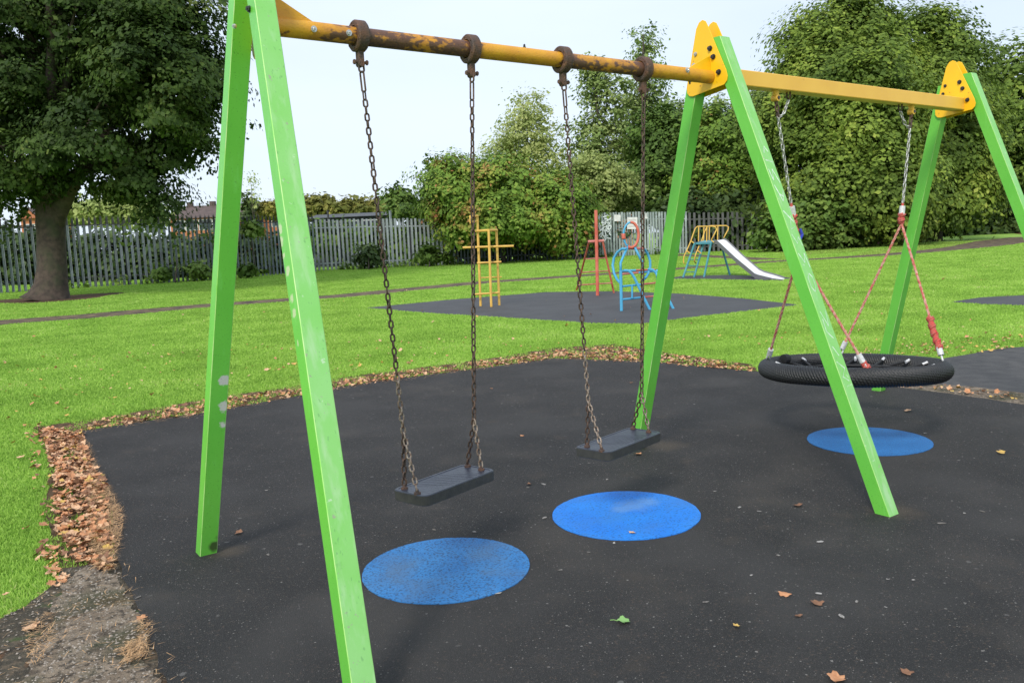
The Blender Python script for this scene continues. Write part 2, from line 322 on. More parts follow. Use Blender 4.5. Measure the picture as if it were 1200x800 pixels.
# ------------------------------------------------------------------ grass blades
def grass():
    N = 1500000
    az = YAW+rng.uniform(-.62, .62, N); rad = 3.0*np.exp(rng.uniform(0, 1, N)**.85*math.log(62/3.0))
    P = np.stack([CX+rad*np.sin(az), CY+rad*np.cos(az)], -1)
    keep = np.ones(N, bool)
    for poly in (RUB, TAR, GRV, FAR, SLD, SID, PTH, PT2, CNC, WRN, ring_soil): keep &= ~inpoly(P, poly)
    for poly, pr in ((SOL, .55), (STR, .5)):
        pn = np.sin(P[:, 0]*13+P[:, 1]*3)*np.sin(P[:, 1]*11-P[:, 0]*5); keep &= ~(inpoly(P, poly) & ((rng.random(N) > pr) | (pn < -.12)))
    P = P[keep]; rad = rad[keep]; n = len(P); print('blades', n)
    w = .0010*rad+.0006; h = (.019+.0004*rad)*rng.uniform(.5, 1.35, n)
    th = rng.uniform(0, 2*math.pi, n); lean = rng.uniform(.1, .8, n)*h; la = rng.uniform(0, 2*math.pi, n)
    b0 = np.stack([P[:, 0]-np.cos(th)*w, P[:, 1]-np.sin(th)*w, np.zeros(n)], -1); b1 = np.stack([P[:, 0]+np.cos(th)*w, P[:, 1]+np.sin(th)*w, np.zeros(n)], -1)
    tp = np.stack([P[:, 0]+np.cos(la)*lean, P[:, 1]+np.sin(la)*lean, h], -1)
    v = np.stack([b0, b1, tp], 1).reshape(-1, 3); f = np.arange(3*n).reshape(-1, 3)
    M = leafmat('grass_blade', [(0, (.20, .35, .055)), (.45, (.325, .53, .088)), (.8, (.42, .62, .125)), (1, (.54, .58, .24))], .7, .35, .8)
    tag(link('grass', npmesh('grass', v, None, f, np.repeat(np.clip(.45+rng.normal(0, .17, n), .05, .95), 3), [M])), 'short bright green grass blades', kind='stuff')
grass()
# ------------------------------------------------------------------ fallen leaves
M_leafs = [mat('dry_leaf_orange', (.62, .31, .16), .75, (.44, .20, .095), 40, .3, 200, spec=.3), mat('dry_leaf_tan', (.70, .45, .28), .75, (.54, .32, .18), 40, .3, 200, spec=.3),
           mat('dry_leaf_brown', (.27, .14, .08), .75, (.17, .085, .05), 40, .3, 200, spec=.3), mat('dry_leaf_yellow', (.62, .42, .10), .6, (.5, .3, .08), 40), mat('green_leaf', (.22, .42, .12), .5)]
def leaf_geo(seed, s=1.0):
    """five-lobed leaf, curled; unit about 1 across"""
    r = random.Random(seed); n = 15; pts = []
    for i in range(n):
        a = 2*math.pi*i/n; lob = .30+.22*abs(math.sin(2.5*(a+.3)))+.06*r.random()
        if i == 0: lob = .62
        pts.append((math.cos(a)*lob, math.sin(a)*lob*.85))
    cu = r.uniform(.2, .9); cv = r.uniform(-.5, .5); fold = r.uniform(-.3, .6)
    z = lambda x, y: cu*x*x+cv*x*y+fold*abs(y)*.8+.02
    v = [(0, 0, z(0, 0))]+[(x, y, z(x, y)+r.uniform(-.04, .06)) for x, y in pts]
    f = [[0, 1+i, 1+(i+1) % n] for i in range(n)]
    k = len(v); v += [(-.3, -.015, z(-.3, 0)), (-.3, .015, z(-.3, 0)), (-.72, .02, z(-.3, 0)+.05)]; f.append([k, k+1, k+2])
    return v, f
leaf_mesh = {}
for mi in range(5):
    for s in range(4):
        v, f = leaf_geo(s*7+mi); me = bpy.data.meshes.new('leaf'); me.from_pydata(v, [], f); me.materials.append(M_leafs[mi]); leaf_mesh[mi, s] = me
def scatter(poly, n, dense_pow=1):
    P = np.array([p[:2] for p in poly]); lo, hi = P.min(0), P.max(0); out = []
    while len(out) < n:
        q = rng.uniform(lo, hi, (n*3, 2)); q = q[inpoly(q, P)]; out += list(q)
    return np.array(out[:n])
# dense bed down the left edge, then the long strip behind the rubber
left_bed = GP([(50, 505), (96, 508), (108, 545), (125, 572), (131, 640), (131, 676), (112, 668), (88, 660), (76, 640), (66, 600), (62, 560)])
L1 = scatter(left_bed, 2300); cl1 = np.sin(L1[:, 0]*19+1)*np.sin(L1[:, 1]*9.0); L1 = L1[(cl1+rng.normal(0, .4, len(L1))) > -.62]
L0 = scatter(GP([(28, 500), (60, 505), (78, 600), (90, 665), (60, 690), (48, 640), (40, 560)]), 110)
strip = GP([(60, 503), (130, 492), (240, 472), (345, 457), (420, 444), (560, 426), (650, 412), (720, 407), (800, 418), (880, 430), (890, 438), (760, 427), (650, 422), (560, 434), (420, 453), (345, 467), (240, 487), (130, 502), (75, 512)])
L2 = scatter(strip, 2600); cl_ = np.sin(L2[:, 0]*5.1)*np.sin(L2[:, 1]*4.3+L2[:, 0]*2); L2 = L2[(cl_+rng.normal(0, .5, len(L2))) > -.45]
left2 = GP([(40, 650), (62, 690), (75, 690), (84, 655), (70, 640)]); L3 = scatter(left2, 45)
lawn_l = GP([(-10, 420), (600, 395), (700, 398), (1200, 380), (1200, 405), (1040, 418), (720, 402), (560, 424), (240, 468), (30, 505), (60, 620), (30, 700), (-10, 715)])
L4 = scatter(lawn_l, 300)
L5 = scatter(GP([(1010, 408), (1200, 392), (1200, 408), (1110, 420), (1040, 428), (1000, 420)]), 160)
L6 = scatter(GP([(1040, 455), (1120, 462), (1200, 474), (1200, 466), (1120, 455), (1050, 449)]), 60)
allL = [(p, .016+.022*rng.random()) for p in L1]+[(p, rng.random()*.014+.012) for p in L2]+[(p, .018) for p in L3]+[(p, .026) for p in L0]+[(p, .03) for p in L4]+[(p, .02) for p in L5]+[(p, .025) for p in L6]
far_l = scatter(GP([(0, 360), (600, 335), (1150, 300), (1190, 330), (1190, 380), (600, 395), (0, 420)]), 130)
allL += [(p, .03) for p in far_l]
NB = len(L1)+len(L2)+len(L3)+len(L0)
idx = sorted(range(len(allL)), key=lambda i: np.hypot(*(allL[i][0]-cc[:2]))*(1 if i < NB else .999))
def leaf_xf(p, z):
    s = float(np.clip(rng.lognormal(-3.42, .36), .016, .075)); e = (rng.normal(0, .32), rng.normal(0, .32), rng.uniform(0, 6.28)); return s, e
cnt = 0; lv = []; lf = []; lm = []
wts = [.38, .34, .24, .04, 0]
for i in idx:
    p, z = allL[i]; s, e = leaf_xf(p, z); mi = int(rng.choice(5, p=wts))
    if i >= NB: mi = int(rng.choice([0, 1, 3]))
    onlawn = i >= NB
    if cnt < 290:
        o = link('fallen_leaf', leaf_mesh[mi, int(rng.integers(4))]); o.location = (p[0], p[1], z); o.scale = (s, s, s); o.rotation_euler = e; cnt += 1
        if onlawn: tag(o, 'small dry leaf lying loose on the grass away from the leaf drift', 'leaf', 'dry leaves loose on the lawn')
        else: tag(o, 'curled orange brown leaf in the drift along the left edge of the black rubber', 'leaf', 'dry leaves in the drift at the left edge')
    else:
        v, f = leaf_geo(int(rng.integers(60))); R = np.array(Matrix.Rotation(e[2], 3, 'Z') @ Matrix.Rotation(e[1], 3, 'Y') @ Matrix.Rotation(e[0], 3, 'X'))
        sc = 1.0
        w = (np.array(v)*s*sc)@R.T+np.array([p[0], p[1], z]); k = len(lv); lv += [tuple(q) for q in w]; lf += [[a+k for a in q] for q in f]; lm += [mi]*len(f)
me = bpy.data.meshes.new('leaf_litter'); me.from_pydata(lv, [], lf)
for M in M_leafs: me.materials.append(M)
me.polygons.foreach_set('material_index', lm); tag(link('leaf_litter', me), 'dry brown leaf litter along the edges of the rubber', kind='stuff')
# dead straw and clippings raked over the edges
def straw():
    v = []; f = []; k = 0
    spots = [(scatter(GP([(105, 555), (130, 575), (146, 610), (140, 650), (136, 675), (112, 672), (104, 600)]), 2600), .06), (scatter(GP([(84, 512), (104, 520), (124, 565), (110, 565)]), 500), .05), (scatter(WRN, 500), .04), (scatter(GP([(62, 505), (240, 470), (420, 444), (650, 412), (720, 408), (760, 428), (650, 424), (420, 456), (240, 490), (80, 514)]), 3000), .06),
             (scatter(GP([(140, 765), (172, 755), (178, 775), (150, 785)]), 260), .05), (scatter(GP([(30, 735), (62, 725), (70, 760), (40, 790)]), 160), .05), (scatter(GP([(165, 725), (180, 735), (180, 752), (160, 745)]), 40), .07)]
    for P, L in spots:
        for p in P:
            a = rng.normal(-.5, .9); l = L*rng.uniform(.4, 1.4)/2; d = np.array([math.cos(a), math.sin(a)])*l; z0 = .02+.02*rng.random(); z1 = .02+.03*rng.random(); w = np.array([-d[1], d[0]])/l*.0016
            v += [(p[0]-d[0]-w[0], p[1]-d[1]-w[1], z0), (p[0]-d[0]+w[0], p[1]-d[1]+w[1], z0), (p[0]+d[0], p[1]+d[1], z1)]; f.append([k, k+1, k+2]); k += 3
    me = bpy.data.meshes.new('straw'); me.from_pydata(v, [], f); me.materials.append(mat('straw', (.42, .24, .11), .8, (.60, .38, .2), 30)); tag(link('dead_grass', me), 'dry brown straw scattered over the rubber edge', kind='stuff')
straw()
def pebbles():
    P = scatter(CNC, 1800); P2 = np.concatenate([scatter(GRV, 900), scatter(WRN, 800)]); v = []; f = []
    base = [(1, 0, 0), (-1, 0, 0), (0, 1, 0), (0, -1, 0), (0, 0, 1)]; tri = [(0, 2, 4), (2, 1, 4), (1, 3, 4), (3, 0, 4)]
    for p in list(P)+list(P2):
        s = rng.uniform(.003, .009); a = rng.uniform(0, 6.28); k = len(v)
        for b in base:
            x, y = b[0]*s*rng.uniform(.7, 1.3), b[1]*s*rng.uniform(.6, 1.1); v.append((p[0]+x*math.cos(a)-y*math.sin(a), p[1]+x*math.sin(a)+y*math.cos(a), .011+b[2]*s*.6))
        f += [[i+k for i in t] for t in tri]
    me = bpy.data.meshes.new('pebbles'); me.from_pydata(v, [], f); me.materials.append(mat('pebble', (.16, .135, .11), .8, (.38, .33, .28), 50)); tag(link('pebbles', me), 'small pale stones set in the worn path', kind='stuff')
pebbles()
# single leaves and bits lying on the rubber, each where the picture has it
M_gum = mat('dull_grey_fleck', (.34, .32, .30), .85, (.14, .125, .11), 25, lo=.42, hi=.55)
bits = [(919, 697, 0, .05, 'small orange leaf on the rubber in the right foreground'), (980, 797, 0, .07, 'orange leaf at the bottom edge of the picture'), (1173, 531, 3, .06, 'yellow leaf on the rubber at the far right'),
        (741, 625, 1, .04, 'small tan leaf on the bright blue circle'), (748, 533, 0, .05, 'orange leaf at the foot of the middle green rear leg'), (957, 708, 2, .05, 'grey brown leaf on the rubber right of the small orange leaf'),
        (936, 722, 2, .03, 'small dark leaf just below the grey brown leaf'), (935, 593, 2, .05, 'dark curled leaf left of the foot of the long front leg'), (731, 729, 4, .06, 'green leaf with a long stalk between the bright blue circle and the bottom edge'),
        (576, 456, 0, .04, 'small orange leaf on the rubber behind the first belt swing'), (612, 511, 0, .035, 'small brown leaf between the two belt swings'), (1062, 789, 2, .04, 'dark sliver of leaf in the bottom right corner'),
        (37, 735, 1, .07, 'pale tan leaf on the dirt in the lower left corner'), (166, 726, 0, .05, 'orange leaf on the rubber beside the worn path'), (620, 568, 2, .035, 'brown leaf behind the bright blue circle'), (863, 735, 3, .03, 'tiny yellow fleck of leaf on the right foreground rubber'),
        (740, 449, 0, .035, 'tiny orange leaf on the rubber by the second belt swing chain'), (1064, 482, 1, .06, 'tan leaf on the rubber between the basket swing and its blue circle'), (280, 625, 2, .05, 'brown leaf right of the first green rear leg')]
for x, y, mi, s, lab in bits:
    p = G(x, y, ZR); o = link('fallen_leaf', leaf_mesh[mi, int(rng.integers(4))]); o.location = (p[0], p[1], ZR+.006); o.scale = (s, s, s*.6); o.rotation_euler = (.1, .1, rng.uniform(0, 6)); tag(o, lab, 'leaf')
b = MB(); p = G(724, 727, ZR+.004); q = G(715, 726, ZR+.004); b.tube([q, (p+q)/2+np.array([0, 0, .003]), p], .0015, 5); tag(b.build('leaf_stalk', M_leafs[4]), 'green stalk lying beside the green leaf on the rubber', 'stalk')
def flecks():
    v = []; f = []
    P = scatter(GP([(190, 790), (130, 560), (90, 515), (400, 458), (650, 425), (900, 442), (1200, 482), (1300, 800)]), 1500)
    k0 = [(217, 560), (436, 521), (690, 651), (162, 704), (720, 640), (480, 553), (1040, 683), (1070, 684), (1120, 730), (960, 700), (912, 655), (1130, 605), (827, 710)]
    P = list(P)+[G(*q)[:2] for q in k0]
    for j, p in enumerate(P):
        s = rng.uniform(.0015, .0045)*(1+4*(rng.random() > .94)) if j < 1500 else rng.uniform(.008, .017); n = 6; a0 = rng.uniform(0, 6); k = len(v)
        for i in range(n):
            a = 2*math.pi*i/n; r = s*rng.uniform(.5, 1.3); x, y = r*math.cos(a), r*.55*math.sin(a); v.append((p[0]+x*math.cos(a0)-y*math.sin(a0), p[1]+x*math.sin(a0)+y*math.cos(a0), ZR+.0035))
        f.append(list(range(k, k+n)))
    me = bpy.data.meshes.new('flecks'); me.from_pydata(v, [], f); me.materials.append(M_gum); tag(link('flecks', me), 'grey flecks and trodden gum on the black rubber', kind='stuff')
flecks()
# ------------------------------------------------------------------ swing frame
M_green = mat('green_paint', (.13, .49, .055), .38, (.155, .53, .065), 3, .06, 300, spec=.5)
over(M_green, (.20, .62, .13), 26, .60, .72, 8, fac=.5, stretch=(1, 1, .15))
over(M_green, (.55, .55, .52), 55, .60, .85, 4, 'spots', spots=[((-.10, .53, .93), .036), ((-.10, .58, .80), .045), ((-.11, .60, .71), .03)])
over(M_green, (.035, .03, .02), 30, .55, .95, 6, 'spots', spots=[((-.13, .78, .09), .055), ((-.16, .76, .06), .04), ((2.87, .80, .03), .05)], fac=.85)
over(M_green, (.04, .12, .03), 12, .72, .80, 8, fac=.5)
def onplane(x, y, X):
    d = ray(x, y); return tuple(cc+d*((X-cc[0])/d[0]))
over(M_green, (.60, .60, .42), 38, .66, .86, 7, 'spots', spots=[(onplane(x, y, X), r) for x, y, X, r in ((334, 268, -.10, .035), (336, 284, -.10, .04), (339, 300, -.105, .03), (343, 318, -.11, .035), (347, 350, -.12, .03), (349, 366, -.125, .03), (353, 402, -.135, .02), (356, 440, -.14, .015))], fac=.75)
over(M_green, (.03, .10, .02), 160, .66, .70, 2, fac=.5)
M_greenedge = mat('green_paint_edge', (.22, .60, .08), .5, (.50, .66, .30), 9, 0)
M_greenpale = mat('pale_green_paint', (.21, .55, .12), .42, (.26, .58, .18), 4, .08, 200, spec=.5)  # paler, streaked green for the -y faces of the front legs
over(M_greenpale, (.36, .62, .30), 30, .55, .75, 8, fac=.6, stretch=(1, 1, .12)); over(M_greenpale, (.10, .34, .06), 18, .68, .76, 8, fac=.5); over(M_greenpale, (.32, .30, .25), 46, .67, .72, 4, fac=.75); over(M_greenpale, (.62, .70, .58), 30, .68, .73, 6, fac=.7); over(M_greenpale, (.12, .30, .10), 90, .64, .69, 6, fac=.5, stretch=(1, 1, .25)); over(M_greenpale, (.50, .66, .44), 7, .56, .70, 9, fac=.4, stretch=(3, 1, .5))
M_yel = mat('yellow_paint', (.95, .54, .010), .38, (.90, .49, .012), 6, .05, 200)
over(M_yel, (.30, .12, .03), 34, .66, .74, 8, fac=.8)
M_yel2 = mat('yellow_box_paint', (.88, .50, .07), .42, (.82, .45, .06), 5, .04, 200)
over(M_yel2, (.24, .10, .04), 14, .69, .76, 8, fac=.8)
M_pipe = mat('rusted_yellow_pipe', (.72, .36, .02), .5, (.62, .27, .02), 9, .25, 120)
over(M_pipe, (.46, .19, .03), 20, .62, .80, 6, attr='rnd', fac=.7); over(M_pipe, (.13, .060, .038), 46, .78, .90, 10, attr='rnd', stretch=(.55, 1, 1)); over(M_pipe, (.055, .032, .028), 80, .98, 1.15, 6, attr='rnd', fac=.7); over(M_pipe, (.26, .12, .06), 120, .60, .70, 5, fac=.35)
M_rust = mat('rusty_steel', (.14, .07, .045), .75, (.075, .055, .05), 30, .5, 150, metal=.15)
over(M_rust, (.26, .13, .075), 50, .58, .7, 6, fac=.6)
M_chain = mat('rusty_chain', (.045, .030, .025), .5, (.13, .078, .056), 55, .3, 300, metal=.35)
M_chainlow = mat('worn_chain', (.14, .085, .06), .5, (.36, .30, .25), 70, .3, 300, metal=.5)
M_galv = mat('galvanised_chain', (.62, .62, .60), .4, (.30, .28, .26), 40, 0, metal=.55)
M_bolt = mat('bolt_black', (.05, .05, .055), .4, metal=.5); M_bolts = mat('bolt_steel', (.55, .55, .55), .35, metal=.8)
FR = thing('swing_frame', 'green and yellow steel swing frame with three A frames standing on black rubber', 'swing frame', (2.8, 0, 0))
def leg(foot, top, name='leg', pale_front=False):
    b = MB(); h = .0425; c = .0026
    sec = [(-h+c, -h), (h-c, -h), (h, -h+c), (h, h-c), (h-c, h), (-h+c, h), (-h, h-c), (-h, -h+c)]
    f = np.array(foot); t = np.array(top); vs = []
    N = 8
    for i in range(N+1):
        p = f+(t-f)*i/N; vs += [(p[0]+x, p[1]+y, p[2]) for x, y in sec]
    for i in range(N):
        for k in range(8): b.add([], []) if 0 else b.f.append([i*8+k, i*8+(k+1) % 8, (i+1)*8+(k+1) % 8, (i+1)*8+k]); b.mi.append(1 if k % 2 else (2 if (k == 0 and pale_front) else 0))
    b.v = [tuple(map(float, q)) for q in vs]; b.f += [list(range(8))[::-1], list(range(N*8, N*8+8))]; b.mi += [0, 0]
    return b.build(name, [M_green, M_greenedge, M_greenpale], FR)
legs = {}
XT = [0.0, 2.785, 5.66]
for i, (xf, yf, yr, yt, yb) in enumerate([(-.19, -1.075, .808, -.073, .128), (2.79, -1.118, .815, -.03, .105), (5.79, -1.01, .77, -.045, .13)]):
    legs[i, 'f'] = leg((xf, yf, .004), (XT[i], yt, 2.66), pale_front=True); legs[i, 'r'] = leg((xf+(.04 if i == 1 else 0), yr, .004), (XT[i], yb, 2.6))
PL = [(.105, 2.735), (.082, 2.768), (.055, 2.778), (.03, 2.765), (.008, 2.725), (-.122, 2.455), (-.131, 2.42), (-.126, 2.395), (-.105, 2.376), (.14, 2.347), (.168, 2.352), (.186, 2.372), (.19, 2.405)]
def plate(x, th):
    b = MB(); b.prism([(x, y, z) for y, z in PL], (th, 0, 0)); return b.build('end_plate', M_yel, FR, bevel=.002)
def bolt(P, ax, r=.012, l=.014, M=None, par=None):
    b = MB(); P = np.array(P, float); a = np.array(ax, float); a /= np.linalg.norm(a)
    b.tube([P-a*.003, P+a*.003], r*1.35, 12); b.tube([P+a*.003, P+a*l], r, 6); b.tube([P+a*l, P+a*(l+.004)], [r*.55, r*.3], 8)
    return b.build('bolt', M or M_bolt, par or FR)
for i, xt in enumerate(XT):
    plate(xt+.044, .006)
    if i == 0: continue
    plate(xt-.050, .006)
    for y, z in [(-.004, 2.601), (-.028, 2.548), (-.068, 2.454)]: bolt((xt-.052, y, z), (-1, 0, 0))
    for y, z in [(.109, 2.591), (.125, 2.53)]: bolt((xt-.052, y, z), (-1, 0, 0), .009, .010, M_bolts if i < 2 else None)
    bolt((xt-.02, .115, 2.37), (0, 0, -1), .009)
# front bolts through the leading leg of the first frame
bolt(Y0(292.5, 11, -.12), (-1, -.6, 0), .010); bolt(Y0(275, 31, .05), (-1, -.4, 0), .007, .008, M_bolts)
# round pipe
def pipe():
    n = 20; xs = np.linspace(.052, 2.733, 170); z0, z1 = 2.455, 2.4365; b = MB()
    b.tube([(x, 0, z0+(z1-z0)*(x-.05)/2.7) for x in xs], .0385, n); o = b.build('round_beam', M_pipe, FR, smooth='auto')
    me = o.data; X = np.empty(len(me.vertices)*3); me.vertices.foreach_get('co', X); X = X.reshape(-1, 3); x = X[:, 0]+2.8
    v = np.interp(x, [.05, .25, .30, .45, .50, .62, .78, .92, 1.03, 1.08, 1.12, 1.5, 1.58, 1.63, 1.67, 1.72, 1.9, 2.08, 2.17, 2.2, 2.26, 2.7], [.15, .15, .26, .40, .52, .46, .28, .44, .48, .36, .06, .04, .26, .42, .42, .34, .26, .38, .44, .32, .08, .04])
    v += np.clip(-(X[:, 2]-2.445)/.04, -.6, 1)*.09
    a = me.attributes.new('rnd', 'FLOAT', 'POINT'); a.data.foreach_set('value', v.astype(np.float32))
pipe()
for x, l in ((.24, -.038), (.40, -.038), (2.50, -.038)): bolt((x, l, 2.452), (0, -1, 0), .010, .010, M_bolts)
for x in (1.37, 2.56): bolt((x, 0, 2.485 if x < 2 else 2.4), (0, 0, 1 if x < 2 else -1), .006)
b = MB(); b.prism([(2.733, -.004, 2.56), (2.733, -.004, 2.474), (2.55, -.004, 2.474), (2.60, -.004, 2.50)], (0, .008, 0)); b.build('gusset', M_yel, FR)
b = MB(); b.prism([(.053, -.004, 2.60), (.053, -.004, 2.49), (.255, -.004, 2.49)], (0, .008, 0)); b.build('gusset', M_pipe, FR)
# square beam
b = MB(); zb = lambda x: 2.445-.006*(x-2.8); h = .047
vs = []
for x in (2.836, 5.609): vs += [(x, y, zb(x)+z) for y, z in ((-h, -h), (h, -h), (h, h), (-h, h))]
b.add(vs, [[0, 1, 2, 3], [4, 7, 6, 5]]+[[i, (i+1) % 4, 4+(i+1) % 4, 4+i] for i in range(4)]); b.build('square_beam', M_yel2, FR, bevel=.006)
b = MB(); b.prism([(5.609, -.03, 2.40), (5.609, .0, 2.385), (5.54, 0, 2.388), (5.54, -.03, 2.393)], (0, .02, 0)); b.build('gusset', M_yel2, FR)
# hangers on the pipe
CL = [.463, 1.046, 1.611, 2.183]
for x in CL:
    zc = 2.455-.0069*(x-.05); b = MB(); N = 26; w = .026
    prof = [(-w, .044), (-w, .062), (-w+.006, .068), (w-.006, .068), (w, .062), (w, .044)]
    vs = [(x+px, pr*math.cos(2*math.pi*i/N), zc+pr*math.sin(2*math.pi*i/N)) for i in range(N) for px, pr in prof]; K = len(prof)
    b.add(vs, [[i*K+k, i*K+(k+1) % K, ((i+1) % N)*K+(k+1) % K, ((i+1) % N)*K+k] for i in range(N) for k in range(K)])
    hg = b.build('hanger_ring', M_rust, FR, smooth='auto')
    b = MB(); b.box((x, 0, zc-.094), (.013, .017, .032)); b.tube([(x, -.018, zc-.118), (x, .018, zc-.118)], .016, 10); b.build('hanger_tab', M_rust, hg, bevel=.002)
    b = MB(); b.tube([(x-.03, -.004, zc-.112), (x+.03, -.004, zc-.112)], .006, 8); b.tube([(x-.034, -.004, zc-.112), (x-.026, -.004, zc-.112)], .011, 6); b.tube([(x+.026, -.004, zc-.112), (x+.034, -.004, zc-.112)], .011, 6); b.build('pin', M_rust, hg)
    b = MB()
    for k in range(6): a = k*math.pi/3+.4; b.tube([(x-w-.003, .056*math.cos(a), zc+.056*math.sin(a)), (x-w+.001, .056*math.cos(a), zc+.056*math.sin(a))], .0045, 6)
    b.build('ring_bolts', M_rust, hg)
# lugs for the basket swing
HK = [(3.345, 0), (3.475, 1), (4.78, 1), (4.93, 0)]
for x, small in HK:
    z = zb(x)-h; b = MB()
    if not small:
        b.tube([(x, 0, z+.002), (x, 0, z-.03)], [.024, .019], 12); b.tube([(x, -.022, z-.045), (x, .022, z-.045)], .021, 12)
        b.build('lug', M_yel2, FR, smooth='auto')
        b = MB(); b.tube([(x, -.028, z-.045), (x, .028, z-.045)], .011, 6); b.build('bolt', M_bolt, FR)
    else:
        b.tube([(x, -.012, z+.002), (x, -.014, z-.03), (x, 0, z-.045), (x, .014, z-.03), (x, .012, z+.002)], .006, 6); b.build('safety_loop', M_rust, FR, smooth=True)
# pale scrawl on the long front leg
M_chalk = mat('pale_scrawl', (.72, .80, .72), .8, (.42, .66, .42), 40)
def scrawl():
    b = MB(); f = np.array((2.79, -1.118, .004)); t = np.array((2.785, -.03, 2.66)); off = -.0425-.0012
    def P(s, x): p = f+(t-f)*s; return np.array((p[0]+x, p[1]+off, p[2]))
    import itertools
    strokes = [[(.735, -.02), (.75, .0), (.738, .02)], [(.72, -.028), (.715, .03)], [(.70, -.03), (.675, -.02), (.70, .0), (.67, .03)], [(.665, -.028), (.63, .0), (.655, .032)], [(.645, -.01), (.64, .022)],
               [(.61, -.03), (.585, .03)], [(.60, .02), (.57, -.02), (.575, .02)], [(.56, -.028), (.54, -.005), (.555, .02), (.535, .032)], [(.52, -.03), (.50, .0), (.52, .02), (.49, .03)],
               [(.47, -.02), (.45, -.02), (.44, .0), (.45, .02), (.47, .02), (.478, 0), (.47, -.02)], [(.40, -.02), (.37, .01), (.40, .03)], [(.385, -.02), (.36, -.025), (.345, .015)], [(.33, -.02), (.31, .01)], [(.30, -.03), (.285, .02), (.27, -.02), (.26, .02)]]
    for st in strokes:
        for (a, xa), (c_, xc) in zip(st[:-1], st[1:]):
            p, q = P(a, xa), P(c_, xc); d = q-p; d /= np.linalg.norm(d); n = np.cross(d, (0, 1, 0)); w = .0034 if a > .6 else .0024
            b.add([p-n*w, p+n*w, q+n*w, q-n*w], [[0, 1, 2, 3]])
    tag(b.build('graffiti', M_chalk, legs[1, 'f']), kind='stuff')
scrawl()
# ------------------------------------------------------------------ chains
def link_mesh(L, Wd, r, M, n=12, m=5):
    """one stadium-shaped chain link, long axis z"""
    pts = []; s = (L-Wd)/2; R = Wd/2-r
    for i in range(n):
        a = 2*math.pi*(i+.5)/n; pts.append((R*math.cos(a), 0, R*math.sin(a)+(s if math.sin(a) > 0 else -s)))
    v = []; f = []
    for i in range(n):
        p = Vector(pts[i]); t = (Vector(pts[(i+1) % n])-Vector(pts[i-1])).normalized(); y = Vector((0, 1, 0)); w = t.cross(y)
        for k in range(m): a = 2*math.pi*k/m; v.append(p+(y*math.cos(a)+w*math.sin(a))*r)
    for i in range(n):
        for k in range(m): j = (i+1) % n; f.append([i*m+k, i*m+(k+1) % m, j*m+(k+1) % m, j*m+k])
    me = bpy.data.meshes.new('link'); me.from_pydata(v, [], f); me.materials.append(M); me.polygons.foreach_set('use_smooth', [True]*len(f)); return me
def orient(o, A, B, tw):
    A = Vector([float(c) for c in A]); B = Vector([float(c) for c in B]); d = (B-A).normalized()
    q = d.to_track_quat('Z', 'Y') @ Quaternion((0, 0, 1), tw); o.rotation_euler = q.to_euler()
def chain(A, B, me, pitch, parent, base, tw0=0, name='link'):
    A = np.array(A, float); B = np.array(B, float); L = np.linalg.norm(B-A); n = max(1, int(round(L/pitch)))
    for i in range(n):
        p = A+(B-A)*(i+.5)/n; o = bpy.data.objects.new(name, me); COL.objects.link(o); o.parent = parent
        o.location = Vector([float(c) for c in p])-base; orient(o, A, B, tw0+(math.pi/2 if i % 2 else 0)+rng.normal(0, .16))
LK = link_mesh(.042, .027, .0046, M_chain); LKL = link_mesh(.042, .027, .0046, M_chainlow)
LONG = link_mesh(.098, .027, .0045, M_chain); UL = link_mesh(.055, .034, .005, M_rust); MID = link_mesh(.048, .025, .004, M_chain)
M_seat = mat('seat_rubber', (.018, .022, .036), .38, (.030, .036, .056), 14, .3, 60, spec=.6); over(M_seat, (.10, .10, .11), 14, .62, .72, 9, fac=.35)  # blue cast of the top: sky reflection tinted into the colour
M_seatside = mat('seat_rubber_side', (.03, .03, .03), .6, (.045, .045, .04), 30, .2, 90)
